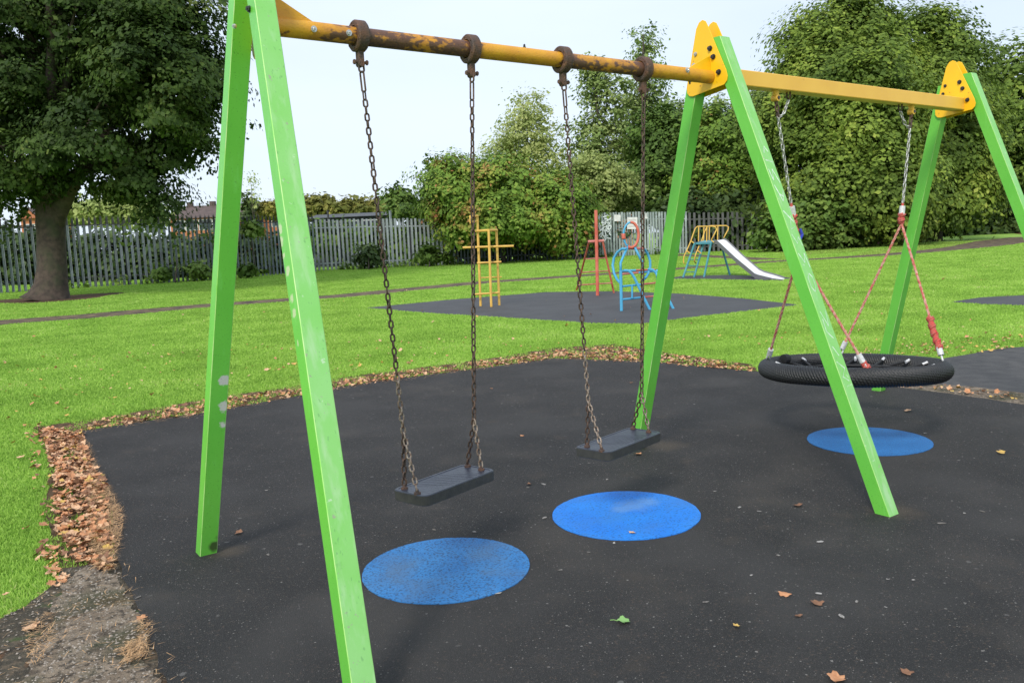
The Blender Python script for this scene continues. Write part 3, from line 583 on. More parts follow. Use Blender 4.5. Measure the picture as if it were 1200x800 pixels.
def belt_swing(label, cl, split, seatc, att):
    """cl: two hanger x; split: two fork points; seatc: four top corners; att: for each side the back and front fixing points"""
    c = np.mean(seatc, 0); T = thing('belt_swing', label, 'swing', c, 'flat rubber seat swings'); base = Vector([float(v) for v in c])
    # seat: rounded slab with a raised rim and diamond ribs on top
    ex = ((seatc[2]-seatc[1])+(seatc[3]-seatc[0]))/2; Lx = np.linalg.norm(ex); ex = ex/Lx; ey = ((seatc[0]-seatc[1])+(seatc[3]-seatc[2]))/2; Ly = np.linalg.norm(ey); ey = ey-ex*(ey@ex); ey /= np.linalg.norm(ey); ez = np.cross(ex, ey)
    hx, hy, R = Lx/2, Ly/2*.93, .035
    out = []
    for (sx, sy, a0) in ((1, 1, 0), (-1, 1, 90), (-1, -1, 180), (1, -1, 270)):
        for k in range(6): a = math.radians(a0+18*k); out.append((sx*(hx-R)+R*math.cos(a), sy*(hy-R)+R*math.sin(a)))
    n = len(out); b = MB(); rings = [(1, -.050, .003), (1, -.047, 0), (1, -.004, .0), (1, 0, .004), (1, 0, .012), (1, -.003, .015)]
    vs = []
    for _, z, ins in rings:
        for (x, y) in out:
            fx = (hx-ins)/hx; fy = (hy-ins)/hy; vs.append(c+ex*x*fx+ey*y*fy+ez*z)
    for i in range(len(rings)-1): b.f += [[i*n+k, i*n+(k+1) % n, (i+1)*n+(k+1) % n, (i+1)*n+k] for k in range(n)]
    b.mi = [1]*(2*n)+[0]*(n*(len(rings)-3)); b.v = [tuple(map(float, q)) for q in vs]; b.f += [list(range(n))[::-1], list(range((len(rings)-1)*n, len(rings)*n))]; b.mi += [1, 0]
    s = b.build('seat', [M_seat, M_seatside], T)
    rb = MB()
    for i in range(-6, 7):
        for sg in (-1, 1):
            x0 = i*.035; A = c+ex*(x0-sg*hy*.6)+ey*(-hy*.75)-ez*.003; B = c+ex*(x0+sg*hy*.6)+ey*(hy*.75)-ez*.003
            if abs(x0)+hy*.6 > hx-.06: continue
            d = (B-A)/np.linalg.norm(B-A); rb.box((A+B)/2, (np.linalg.norm(B-A)/2, .0011, .0007), (d, np.cross(ez, d), ez))
    rb.build('tread', M_seat, s)
    for k in range(2):
        x = cl[k]; zc = 2.455-.0069*(x-.05)-.112
        top = np.array((x, -.004, zc)); sp = split[k]; d = (sp-top)/np.linalg.norm(sp-top)
        nm = []
        u = bpy.data.objects.new('shackle', UL); COL.objects.link(u); u.parent = T; u.location = Vector(list(map(float, top+d*.021)))-base; orient(u, top, sp, math.pi/2*0+.3)
        g = bpy.data.objects.new('long_link', LONG); COL.objects.link(g); g.parent = T; g.location = Vector(list(map(float, top+d*.085)))-base; orient(g, top, sp, 1.2+k*.9)
        g = bpy.data.objects.new('link', MID); COL.objects.link(g); g.parent = T; g.location = Vector(list(map(float, top+d*.146)))-base; orient(g, top, sp, -.2)
        A = top+d*.164; mid = A+(sp-A)*.82
        chain(A, mid, LK, .031, T, base, .5); chain(mid, sp, LKL if k == 0 else LK, .031, T, base, .5)
        for j, q in enumerate(att[k]):
            chain(sp-d*.004, q+np.array([0, 0, .012]), LKL if j else LK, .031, T, base, 1.0+j)
            e = MB(); e.tube([q-ez*.004, q+ez*.006], .016, 10); e.tube([q+ez*.004, q+ez*.02], [.009, .007], 8); e.build('eye_bolt', M_rust, T)
    return T
ZS = .42
def seat_pts(px): return np.array([G(x, y, ZS) for x, y in px])
belt_swing('black rubber swing seat nearest the camera, hanging left of the second seat', CL[:2], [Y0(473, 508, -.13), Y0(555.5, 492, -.08)], seat_pts([(466, 570), (491, 585), (575, 552), (550, 541)]),
           [seat_pts([(474, 572), (489, 578)]), seat_pts([(548, 546), (564, 550)])])
belt_swing('black rubber swing seat hanging in front of the middle green rear leg', CL[2:], [Y0(689.5, 470, -.13), Y0(752, 461, -.08)], seat_pts([(681, 520), (705, 534), (769, 507), (744, 499)]),
           [seat_pts([(688, 523), (705, 528)]), seat_pts([(742, 502), (760, 506)])])
# ------------------------------------------------------------------ basket swing
M_wrap = mat('black_rope_wrap', (.010, .010, .011), .42, (.018, .018, .019), 40, .3, 300, spec=.6)
M_net = mat('black_net_rope', (.015, .015, .016), .7); M_alu = mat('white_ferrule', (.72, .72, .72), .4, (.55, .55, .55), 60, metal=.2)
M_rope = mat('faded_red_rope', (.66, .17, .13), .8, (.76, .42, .34), 38, .8, 400, lo=.42, hi=.58); M_knot = mat('red_rope_knot', (.62, .06, .05), .7, (.5, .15, .12), 60, .6, 300); M_bl = mat('blue_strand', (.03, .05, .4), .6)
def basket():
    C = np.array((4.182, -.009, .497)); R, r = .588, .061; nn = np.array([math.sin(.050), math.sin(.034), 1]); nn /= np.linalg.norm(nn)
    e1 = np.cross([0, 1, 0], nn); e1 /= np.linalg.norm(e1); e2 = np.cross(nn, e1)
    T = thing('basket_swing', 'round black rope wrapped nest swing hanging from red ropes', 'swing', C); base = Vector(list(map(float, C)))
    NU, NV = 1500, 64; u = np.linspace(0, 2*math.pi, NU, endpoint=False); v = np.linspace(0, 2*math.pi, NV, endpoint=False); U, Vv = np.meshgrid(u, v, indexing='ij')
    p1 = np.abs(np.sin(U*96+Vv*5)); p2 = np.abs(np.sin(Vv*11+U*16)); h = p1*.75+p2*.5-.6
    rad = r+.0095*h-.001+.001*np.sin(U*7)
    d = e1[None, None]*np.cos(U)[..., None]+e2[None, None]*np.sin(U)[..., None]
    P = d*(R+rad*np.cos(Vv))[..., None]+nn*(rad*np.sin(Vv))[..., None]
    i = np.arange(NU*NV).reshape(NU, NV); f = np.stack([i, np.roll(i, -1, 1), np.roll(np.roll(i, -1, 0), -1, 1), np.roll(i, -1, 0)], -1).reshape(-1, 4)[:, ::-1]
    me = npmesh('ring', P.reshape(-1, 3), f, mats=[M_wrap]); me.polygons.foreach_set('use_smooth', [True]*len(me.polygons)); link('ring', me, T)
    def pt(a, rad, dz=0): a = math.radians(a); return C+(e1*math.cos(a)+e2*math.sin(a))*rad+nn*dz
    # net: radial ropes and two rounds, sagging to the middle
    for k in range(16):
        a = k*22.5+8
        if k % 2 == 0:
            b = MB(); b.tube([pt(a, R-r+.02, .03), pt(a, .36, -.01), pt(a, .2, -.03), pt(a, .03, -.045)], .011, 7); b.build('net_rope', M_net, T, smooth=True)
        else:
            b = MB(); b.tube([pt(a, R-r+.02, .03), pt(a+7, .40, -.0), pt(a+22.5, .30, -.02)], .010, 7); b.build('net_rope', M_net, T, smooth=True)
        b = MB(); b.tube([pt(a, R-r+.006, .036), pt(a, R-r-.03, .020)], .011, 10); b.build('ferrule', M_alu, T, smooth='auto')
    for rad_, z in ((.36, -.01), (.2, -.03)):
        b = MB(); b.tube([pt(a, rad_*(1+.04*math.sin(math.radians(a*8))), z) for a in range(0, 361, 9)], .011, 7, caps=False); b.build('net_rope', M_net, T, smooth=True)
    b = MB(); b.tube([pt(0, .001, -.05), pt(0, .001, -.035)], .045, 12); b.build('net_hub', M_net, T)
    # chains
    CG = link_mesh(.046, .026, .0045, M_galv); CR = link_mesh(.05, .032, .006, M_rust)
    J = [(np.array((3.345, 0, zb(3.345)-h_-.06)), np.array((3.475, 0, zb(3.4)-h_-.05)), Y0(904+3, 130), Y0(927, 238)), (np.array((4.93, 0, zb(4.93)-h_-.06)), np.array((4.78, 0, zb(4.8)-h_-.05)), Y0(1066, 150), Y0(1058, 238))]
    lows = []
    for k, (hk, sf, jn, low) in enumerate(J):
        jn = hk+(low-hk)*.16
        chain(hk+[0, 0, .01], jn, CR, .036, T, base, .4); chain(jn, low, CG, .036, T, base, .4)
        # slack safety chain
        m1 = (sf+jn)/2+np.array([0, 0, -.035]); chain(sf, m1, CG, .034, T, base, 0); chain(m1, jn, CG, .034, T, base, .6)
        ax = (low-jn)/np.linalg.norm(low-jn)
        b = MB(); b.tube([low, low+ax*.03], .009, 8); b.build('thimble', M_knot, T)
        b = MB(); b.tube([low+ax*.022, low+ax*.085], .021, 12); b.build('ferrule', M_alu, T, smooth='auto'); lows.append(low+ax*.08)
    def rope(pts, rad=.0088, M=M_rope, wob=.3, name='rope', tw=True):
        b = MB(); pts = [np.array(p, float) for p in pts]; seg = []
        for a, c_ in zip(pts[:-1], pts[1:]):
            n = max(2, int(np.linalg.norm(c_-a)/.012)); seg += [a+(c_-a)*i/n for i in range(n)]
        seg.append(pts[-1]); seg = np.array(seg); 
        for s in range(3):   # three laid strands
            out = []
            for i, p in enumerate(seg):
                t = seg[min(i+1, len(seg)-1)]-seg[max(i-1, 0)]; t /= np.linalg.norm(t); w = np.cross(t, [0, 1, .01]); w /= np.linalg.norm(w); w2 = np.cross(t, w); a = i*.55+s*2.094; out.append(p+(w*math.cos(a)+w2*math.sin(a))*rad*.5)
            b.tube(out, rad*.62, 6)
        return b.build(name, M, T, smooth=True)
    def knotted(A, B, n, M=M_knot):
        b = MB(); d = np.array(B)-np.array(A); L = np.linalg.norm(d); d /= L; w = np.cross(d, [0, 1, 0]); w /= np.linalg.norm(w); w2 = np.cross(d, w)
        for s in range(3):
            b.tube([A+d*L*i/(n*6)+(w*math.cos(i*1.05+s*2.1)+w2*math.sin(i*1.05+s*2.1))*(.016+.006*math.sin(i*.9+s)) for i in range(n*6+1)], .010, 6)
        return b.build('rope_knot', M, T, smooth=True)
    JL = Y0(936, 296); JR = Y0(1056.5, 262)
    knotted(lows[0], JL, 6); knotted(lows[1], JR, 2)
    b = MB(); q = lows[0]+(JL-lows[0])*.45; b.tube([q+[.02, -.02, .02], q+[.03, -.03, -.02], q+[0, -.035, -.05]], .010, 6); b.build('blue_strand', M_bl, T)
    at = [pt(120, R, r*.9), pt(222, R-.03, r*.9), pt(306, R, r*.9), pt(42, R, r*.9)]
    for k, (q, jn, px) in enumerate([(at[0], JL, None), (at[1], JL, None), (at[2], JR, None), (at[3], JR, None)]):
        d = (jn-q)/np.linalg.norm(jn-q)
        if k == 2:   # this one is bunched into a knot near the ring
            kn = q+d*.34; bow = np.array([.02, 0, 0]); knotted(q+d*.10, kn, 5, M_knot); rope([kn, jn])
        else: rope([q+d*.09, q+d*.5+np.array([0, 0, -.004]), jn])
        b = MB(); b.tube([q+d*.05, q+d*.11], .020, 12); b.build('ferrule', M_alu, T, smooth='auto')
        m_ = link_mesh(.06, .04, .007, M_alu); s = bpy.data.objects.new('shackle', m_); COL.objects.link(s); s.parent = T; s.location = Vector(list(map(float, q+d*.022)))-base; orient(s, q, jn, .5*k)
        if k == 1: knotted(q+d*.0, q+d*.05, 1)
    b = MB(); q = pt(103, R-.07, .05); b.tube([q, q+e1*.05], .035, 10); b.build('rope_collar', M_net, T)
h_ = h
basket()
# ------------------------------------------------------------------ play equipment on the far rubber
M_py = mat('play_yellow', (.74, .47, .09), .5, (.62, .36, .07), 5); M_pr = mat('play_red', (.50, .085, .05), .5, (.62, .17, .11), 4)
M_pb = mat('play_blue', (.05, .30, .52), .45, (.08, .38, .60), 4); M_pt = mat('play_teal', (.04, .22, .27), .5, (.09, .32, .36), 4); M_pink = mat('play_faded_red', (.55, .20, .17), .55, (.45, .10, .08), 5)
def pxrod(T, name, pts, r, M, d, n=8, smooth='auto'):
    b = MB(); b.tube([V(p[0], p[1], d+(p[2] if len(p) > 2 else 0)) for p in pts], r, n); return b.build(name, M, T, smooth=smooth)
def arc(cx, cy, rx, ry, a0, a1, n=20, dz=0): return [(cx+rx*math.cos(math.radians(a0+(a1-a0)*i/n)), cy-ry*math.sin(math.radians(a0+(a1-a0)*i/n)), dz) for i in range(n+1)]
d = gd(570, 358.6); T = thing('climbing_frame', 'yellow climbing frame of upright poles and crossbars on the far rubber', 'climbing frame', G(572, 359))
dn = gd(575.5, 359.8)-d
for pts in ([(559.2, 252), (563.3, 358.8)], [(572.6, 268.5, dn), (575.8, 359.8, dn)], [(581.7, 269, 0), (585.2, 358.8, 0)]): pxrod(T, 'upright', pts, .030, M_py, d)
pxrod(T, 'upright', [(551, 252.5, -.3), (551.8, 262, -.3)], .028, M_py, d)
for pts, r in (([(551, 253.4, -.3), (560, 253)], .024), ([(551.5, 259.8, -.3), (559.5, 259.4, 0)], .02), ([(556.8, 270.9), (573, 269.9, dn)], .030), ([(573, 269.9, dn), (582.5, 269.7)], .028), ([(542.2, 290.2, dn/2), (602, 288.2, dn/2)], .026), ([(559, 308.2, dn/2), (587.5, 306.8, dn/2)], .022),
              ([(562.5, 325.4, .02), (588, 324.5, .02)], .014), ([(556.5, 344.8, dn/2), (585.5, 342.8, dn/2)], .022)): pxrod(T, 'crossbar', pts, r, M_py, d)
d = gd(700, 346.5); T = thing('climbing_frame', 'faded red ladder frame around a tall red pole on the far rubber', 'climbing frame', G(700, 346.5))
pxrod(T, 'pole', [(698.3, 246.4), (700.3, 347)], .042, M_pr, d)
dl = gd(676, 341)-d; d2 = gd(719.5, 343.5)-d
pxrod(T, 'ladder_leg', [(690.3, 283, .05), (675.5, 341, dl)], .026, M_pr, d); pxrod(T, 'ladder_leg', [(706.2, 282.5, .05), (719.5, 343.5, d2)], .026, M_pr, d)
pxrod(T, 'top_bar', [(689, 283.2, .05), (708, 282.2, .05)], .036, M_pink, d)
for a, b2 in (((685.6, 303.6), (709.8, 302.2)), ((680.9, 319.3), (713.3, 317.4)), ((677.6, 334), (717.2, 331.6))): pxrod(T, 'rung', [(*a, dl*.6), (*b2, d2*.6)], .017, M_pink, d)
d = gd(728.3, 364.6); T = thing('climbing_frame', 'blue and red climbing frame with curved side loops and an upright top ring', 'climbing frame', G(745, 360))
pxrod(T, 'upright', [(727.4, 317), (728.3, 364.6)], .031, M_pb, d); pxrod(T, 'upright', [(770, 317, .2), (771, 352, 1.2)], .027, M_pb, d)
for pts, r, M in (([(730, 335.5), (752, 333.2, .2)], .020, M_pb), ([(752, 333.2, .2), (772, 331, .4)], .018, M_pink), ([(729.5, 350.9), (752, 348.5, .2)], .021, M_pb), ([(752, 348.5, .2), (772, 346.4, .4)], .018, M_pink), ([(727.5, 317.6), (745, 316.6, .1)], .020, M_pb), ([(744, 316.7, .1), (767, 315.8, .3)], .020, M_pink),
                 ([(728.5, 321.5, .5), (748, 319.6, .6)], .020, M_pink), ([(748, 319.6, .6), (765, 318.0, .7)], .020, M_pb)): pxrod(T, 'crossbar', pts, r, M, d)
pxrod(T, 'strut', [(740.8, 334.8, .05), (740.8, 349.6, .05)], .020, M_pb, d)
pxrod(T, 'slide_rail', [(731, 317.0), (736, 317.2), (740, 320), (743.5, 325.5), (748, 335), (752.5, 344.5), (757.5, 354.5), (762.5, 364.5)], .027, M_pb, d)
pxrod(T, 'slide_rail', [(760, 315.6, .2), (765, 316.4, .1), (769, 320, .1), (773, 328), (778, 339), (784, 351.5), (790, 363.8)], .027, M_pb, d)
pxrod(T, 'side_loop', [(733.5, 291.5, .2), (729, 291.6, .3), (723.5, 295.5, .4), (719.5, 302, .45), (718, 311, .45), (719.5, 320, .4), (723, 327.5, .3), (727.8, 332.5, .05)], .027, M_pb, d, 8, True)
pxrod(T, 'side_loop', [(750.5, 291, .3), (755, 292, .5), (759, 297, .6), (761.8, 305.5, .6), (762, 313, .6), (760, 320, .6), (757, 325, .5), (753, 328, .3)], .027, M_pb, d, 8, True)
pxrod(T, 'loop_bar', [(735.5, 289.5, .25), (731, 299, .2), (727.3, 308, .05), (727.4, 318, 0)], .025, M_pb, d, 8, True); pxrod(T, 'loop_bar', [(744, 290, .25), (749, 300, .25), (753, 308, .3), (753.5, 316, .35)], .025, M_pb, d, 8, True)
pxrod(T, 'top_ring', arc(739.5, 275.3, 8.8, 14.8, 95, 245, 16, .25), .020, M_pb, d, 8, True); pxrod(T, 'top_ring', arc(739.5, 275.3, 8.8, 14.8, 95, -115, 20, .25), .028, M_pr, d, 8, True)
pxrod(T, 'ring_sleeve', arc(739.5, 275.3, 8.8, 14.8, 175, 200, 4, .25), .042, M_pr, d, 8, True); pxrod(T, 'crossbar', [(733, 290.6, .25), (755, 291.2, .35)], .03, M_pink, d)
# slide
d = gd(812, 325.5); T = thing('slide', 'metal slide with yellow guard rails and teal ladder at the lawn edge', 'slide', G(840, 326)); W_ = .55
for pts in ([(814.2, 284.5), (800.5, 325.2)], [(824.6, 285, W_*.3), (813.2, 325, W_*.3)], [(833.4, 284.4), (825, 325)], [(846.5, 291.5, W_), (856, 324.4, W_)]): pxrod(T, 'leg', pts, .034, M_pt, d)
for t in (.28, .48, .66, .84):
    A = (814.2+(800.5-814.2)*t, 284.5+(325.2-284.5)*t); B = (824.6+(813.2-824.6)*t, 285+(325-285)*t, W_*.3); pxrod(T, 'rung', [(A[0], A[1], .0), B], .015, M_pt, d)
b = MB(); q = [V(814, 284.6, d), V(834, 284.4, d), V(846, 281.5, d+W_), V(826, 281.5, d+W_)]; b.prism(q, (0, 0, -.05)); b.build('platform', M_pt, T)
pxrod(T, 'guard_rail', [(803, 309.5), (800.8, 307.5), (801.5, 300.5), (805.5, 292), (809.3, 283.3), (812.3, 274.5), (815.0, 267.2), (817.5, 265.4), (835, 265.1), (838.6, 266.2), (839.8, 268.8), (837.3, 274), (833.5, 281.3)], .020, M_py, d, 8, True)
pxrod(T, 'guard_rail', [(815.5, 308.5, W_*.5), (813.6, 306), (815, 298.5), (818.5, 290), (822.5, 281.5, W_), (825.5, 272, W_), (828.5, 266, W_), (832, 264.7, W_), (851, 264.4, W_), (853.6, 266, W_), (853.2, 269.2, W_), (850.6, 274, W_), (848, 279, W_)], .020, M_py, d, 8, True)
for x, z, yb_ in ((818.8, 0, 283), (828.4, 0, 283), (831.4, W_, 282), (841.2, W_, 281.5), (824.8, W_, 282)): pxrod(T, 'baluster', [(x, 265.3, z), (x-.3, yb_, z)], .018, M_py, d)
for A, B in (((809.3, 282.5), (814, 285.2)), ((822, 281.5, W_), (825.5, 284.5, W_*.5)), ((805, 294), (808.8, 297)), ((817.5, 293.5), (821.5, 297)), ((833.5, 281.5), (836.5, 284))): pxrod(T, 'bracket', [A, B], .022, M_py, d)
M_chute = mat('slide_steel', (.86, .85, .85), .35, (.80, .80, .81), 3, metal=0); M_chside = mat('slide_side', (.20, .20, .21), .6, metal=.2)
near = [(836.8, 280.5), (840.5, 282), (862, 302), (884, 320.2), (888, 321.8), (905, 326), (917, 327.6)]; far = [(848, 278.8), (851.5, 280.5), (871, 298.8), (889.5, 314.5), (895, 317.2), (908, 320.8), (919.5, 324.4)]
nz_, fz = 0, .5; b = MB(); sd_ = MB()
dE = gd(917, 329.5)-d; A = [V(x, y, d+dE*(x-836.8)/(917-836.8)) for x, y in near]; B = [V(x, y, d+fz+(gd(919.5, 327.5)-d-fz)*(x-848)/(919.5-848)) for x, y in far]; K = len(A); up = np.array([0, 0, .045])
b.add([p-up for p in A]+[p-up for p in B], [[i, i+1, K+i+1, K+i] for i in range(K-1)]); b.build('chute', M_chute, T, smooth=False)
for S, nm in ((A, 0), (B, 0)):
    sm = MB(); dn_ = np.array([0, 0, -.15]); t = (B[0]-A[0])/np.linalg.norm(B[0]-A[0])*.02
    for i in range(K-1):
        sm.add([S[i], S[i+1], S[i+1]+dn_*(.9 if i < K-3 else .2), S[i]+dn_, S[i]+t, S[i+1]+t, S[i+1]+dn_*(.9 if i < K-3 else .2)+t, S[i]+dn_+t], [[0, 1, 2, 3], [7, 6, 5, 4], [0, 4, 5, 1], [3, 2, 6, 7]])
    sm.build('side_panel', M_chside, T)
# ------------------------------------------------------------------ palisade fences
M_pal = mat('galvanised_pale', (.15, .18, .21), .55, (.22, .25, .28), 2.0, metal=.3, objrand=.18); over(M_pal, (.10, .08, .06), 1.3, .55, .75, 6, fac=.4)  # darker grey: the shade over the pales is put into the colour
M_paldk = mat('shade_toned_pale_tip', (.045, .048, .05), .7, (.07, .07, .075), 3)  # bent heads reflect less light; that dimness is put into the colour
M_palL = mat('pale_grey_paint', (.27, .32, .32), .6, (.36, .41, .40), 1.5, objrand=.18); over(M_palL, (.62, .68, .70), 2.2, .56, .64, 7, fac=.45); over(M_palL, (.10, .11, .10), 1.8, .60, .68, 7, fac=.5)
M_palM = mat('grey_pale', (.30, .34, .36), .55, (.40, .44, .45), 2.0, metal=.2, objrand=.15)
def pale_mesh(H, w, tipM, M, tips=True, bend=0):
    """W-section pale; local x along the fence, z up; pointed triple head leaning back"""
    xs = [-w/2, -w/4, 0, w/4, w/2]; ys = [0, .03, .008, .03, 0]; v = []; f = []; mi = []
    lv_ = [(0, 0), (H*.86, 0), (H, bend)] if tips else [(0, 0), (H, 0)]
    for j, (z, yb) in enumerate(lv_):
        for i, (x, y) in enumerate(zip(xs, ys)):
            zz = z; xx = x
            if tips and j == 2: xx = x*.8; zz = z-(0 if i in (0, 2, 4) else H*.035)-(H*.02 if i != 2 else 0)
            v.append((xx, y+yb, zz))
    for j in range(len(lv_)-1):
        for i in range(4): f.append([j*5+i, j*5+i+1, (j+1)*5+i+1, (j+1)*5+i]); mi.append(1 if j == 1 else 0)
    me = bpy.data.meshes.new('pale'); me.from_pydata(v, [], f); me.materials.append(M); me.materials.append(tipM); me.polygons.foreach_set('material_index', mi); return me
def fence(label, px, top, n, wfrac, M, tipM, tips, bend=0, depth_off=0, holes=()):
    A = [G(*p) for p in px]; T = thing('palisade_fence', label, 'fence', (A[0]+A[-1])/2); base = T.location
    Hs = [(p[1]-t)*dep(a)/F*1.0 for p, t, a in zip(px, top, A)]; L = [0]
    for a, b in zip(A[:-1], A[1:]): L.append(L[-1]+np.linalg.norm(b-a))
    H = float(np.mean(Hs)); step = L[-1]/n; me = pale_mesh(1.0, step*wfrac, tipM, M, tips, bend)
    for i in range(n):
        s = (i+.5)*step; k = max(j for j in range(len(L)-1) if L[j] <= s); t = (s-L[k])/(L[k+1]-L[k]); p = A[k]+(A[k+1]-A[k])*t; hh = Hs[k]+(Hs[k+1]-Hs[k])*t
        if any(a < i/n < b_ for a, b_ in holes): continue
        o = bpy.data.objects.new('pale', me); COL.objects.link(o); o.parent = T; dd = A[k+1]-A[k]
        o.location = Vector(list(map(float, p)))-base; o.rotation_euler = (0, rng.normal(0, .003), math.atan2(dd[1], dd[0])+rng.normal(0, .05)); o.scale = (1, 1, hh*(1+rng.normal(0, .006)))
    for k in range(len(A)-1):
        dd = A[k+1]-A[k]; Lk = np.linalg.norm(dd); ex = dd/Lk; ey = np.array([-ex[1], ex[0], 0]); m = (A[k]+A[k+1])/2
        for fr in (.14, .86 if tips else .84):
            b = MB(); z0, z1 = Hs[k]*fr, Hs[k+1]*fr; b.prism([A[k]+ey*.05+[0, 0, z0-.035], A[k+1]+ey*.05+[0, 0, z1-.035], A[k+1]+ey*.05+[0, 0, z1+.035], A[k]+ey*.05+[0, 0, z0+.035]], ey*.05); b.build('rail', M_paldk if tips else M, T)
        npost = max(1, int(Lk/4.5))
        for j in range(npost):
            p = A[k]+dd*(j+.5)/npost+ey*.16; b = MB(); b.box(p+[0, 0, H*.46], (.05, .04, H*.46), (ex, ey, (0, 0, 1))); b.build('post', M_paldk, T)
    return T
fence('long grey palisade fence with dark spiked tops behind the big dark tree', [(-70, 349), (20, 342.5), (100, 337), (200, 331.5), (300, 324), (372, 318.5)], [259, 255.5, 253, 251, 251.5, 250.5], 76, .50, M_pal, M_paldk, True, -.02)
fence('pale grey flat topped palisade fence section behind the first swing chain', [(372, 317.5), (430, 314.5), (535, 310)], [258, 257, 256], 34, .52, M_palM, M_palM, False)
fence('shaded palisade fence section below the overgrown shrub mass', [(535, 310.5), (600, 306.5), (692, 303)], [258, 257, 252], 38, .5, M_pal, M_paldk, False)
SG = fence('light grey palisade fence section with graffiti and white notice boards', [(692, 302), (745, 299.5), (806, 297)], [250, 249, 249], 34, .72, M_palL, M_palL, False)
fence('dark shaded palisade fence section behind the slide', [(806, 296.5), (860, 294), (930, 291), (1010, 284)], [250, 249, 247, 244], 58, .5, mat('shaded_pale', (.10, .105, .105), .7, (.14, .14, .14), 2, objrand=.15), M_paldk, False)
M_board = mat('white_board', (.72, .72, .70), .6, (.60, .60, .58), 4)
M_print = mat('board_print', (.40, .12, .10), .7)
for (x, y, w, hgt, lab) in ((723.5, 255.5, 7.5, 7.5, 'small white notice board at the left of the light fence section'), (741, 261.5, 12, 14, 'larger white notice board behind the top ring of the blue frame'), (757, 253, 4.5, 6.5, 'smallest white notice board, beside the fourth swing chain')):
    d = gd(x, 302-(x-692)*.047)-.45; T = thing('notice_board', lab, 'sign', V(x, y, d), 'notice boards on the fence'); b = MB(); b.prism([V(x-w/2, y-hgt/2, d), V(x+w/2, y-hgt/2, d), V(x+w/2, y+hgt/2, d), V(x-w/2, y+hgt/2, d)], fw*.06); b.build('board', M_board, T)
    if w > 10:
        b = MB()
        for k in range(3): b.prism([V(x-w*.35, y-hgt*.3+k*3.6, d-.01), V(x+w*.35, y-hgt*.3+k*3.6, d-.01), V(x+w*.35, y-hgt*.3+k*3.6+1, d-.01), V(x-w*.35, y-hgt*.3+k*3.6+1, d-.01)], fw*.008)
        b.build('print', mat('board_grey_print', (.5, .45, .43), .7), T)
def scrib():
    d = gd(714, 301)-.75; b = MB()
    for k in range(14):
        x, y = rng.uniform(703, 713), rng.uniform(254, 284); pts = [(x, y)]
        for j in range(5): pts.append((min(716, max(702, pts[-1][0]+rng.normal(0, 3))), min(288, max(253, pts[-1][1]+rng.normal(0, 3)))))
        for a, c_ in zip(pts[:-1], pts[1:]):
            p, q = V(*a, d), V(*c_, d); t = (q-p)/np.linalg.norm(q-p); n = np.cross(t, fw); b.add([p-n*.03, p+n*.03, q+n*.03, q-n*.03], [[0, 1, 2, 3]])
    tag(b.build('graffiti', mat('white_graffiti', (.75, .8, .8), .8), SG), kind='stuff')
scrib()
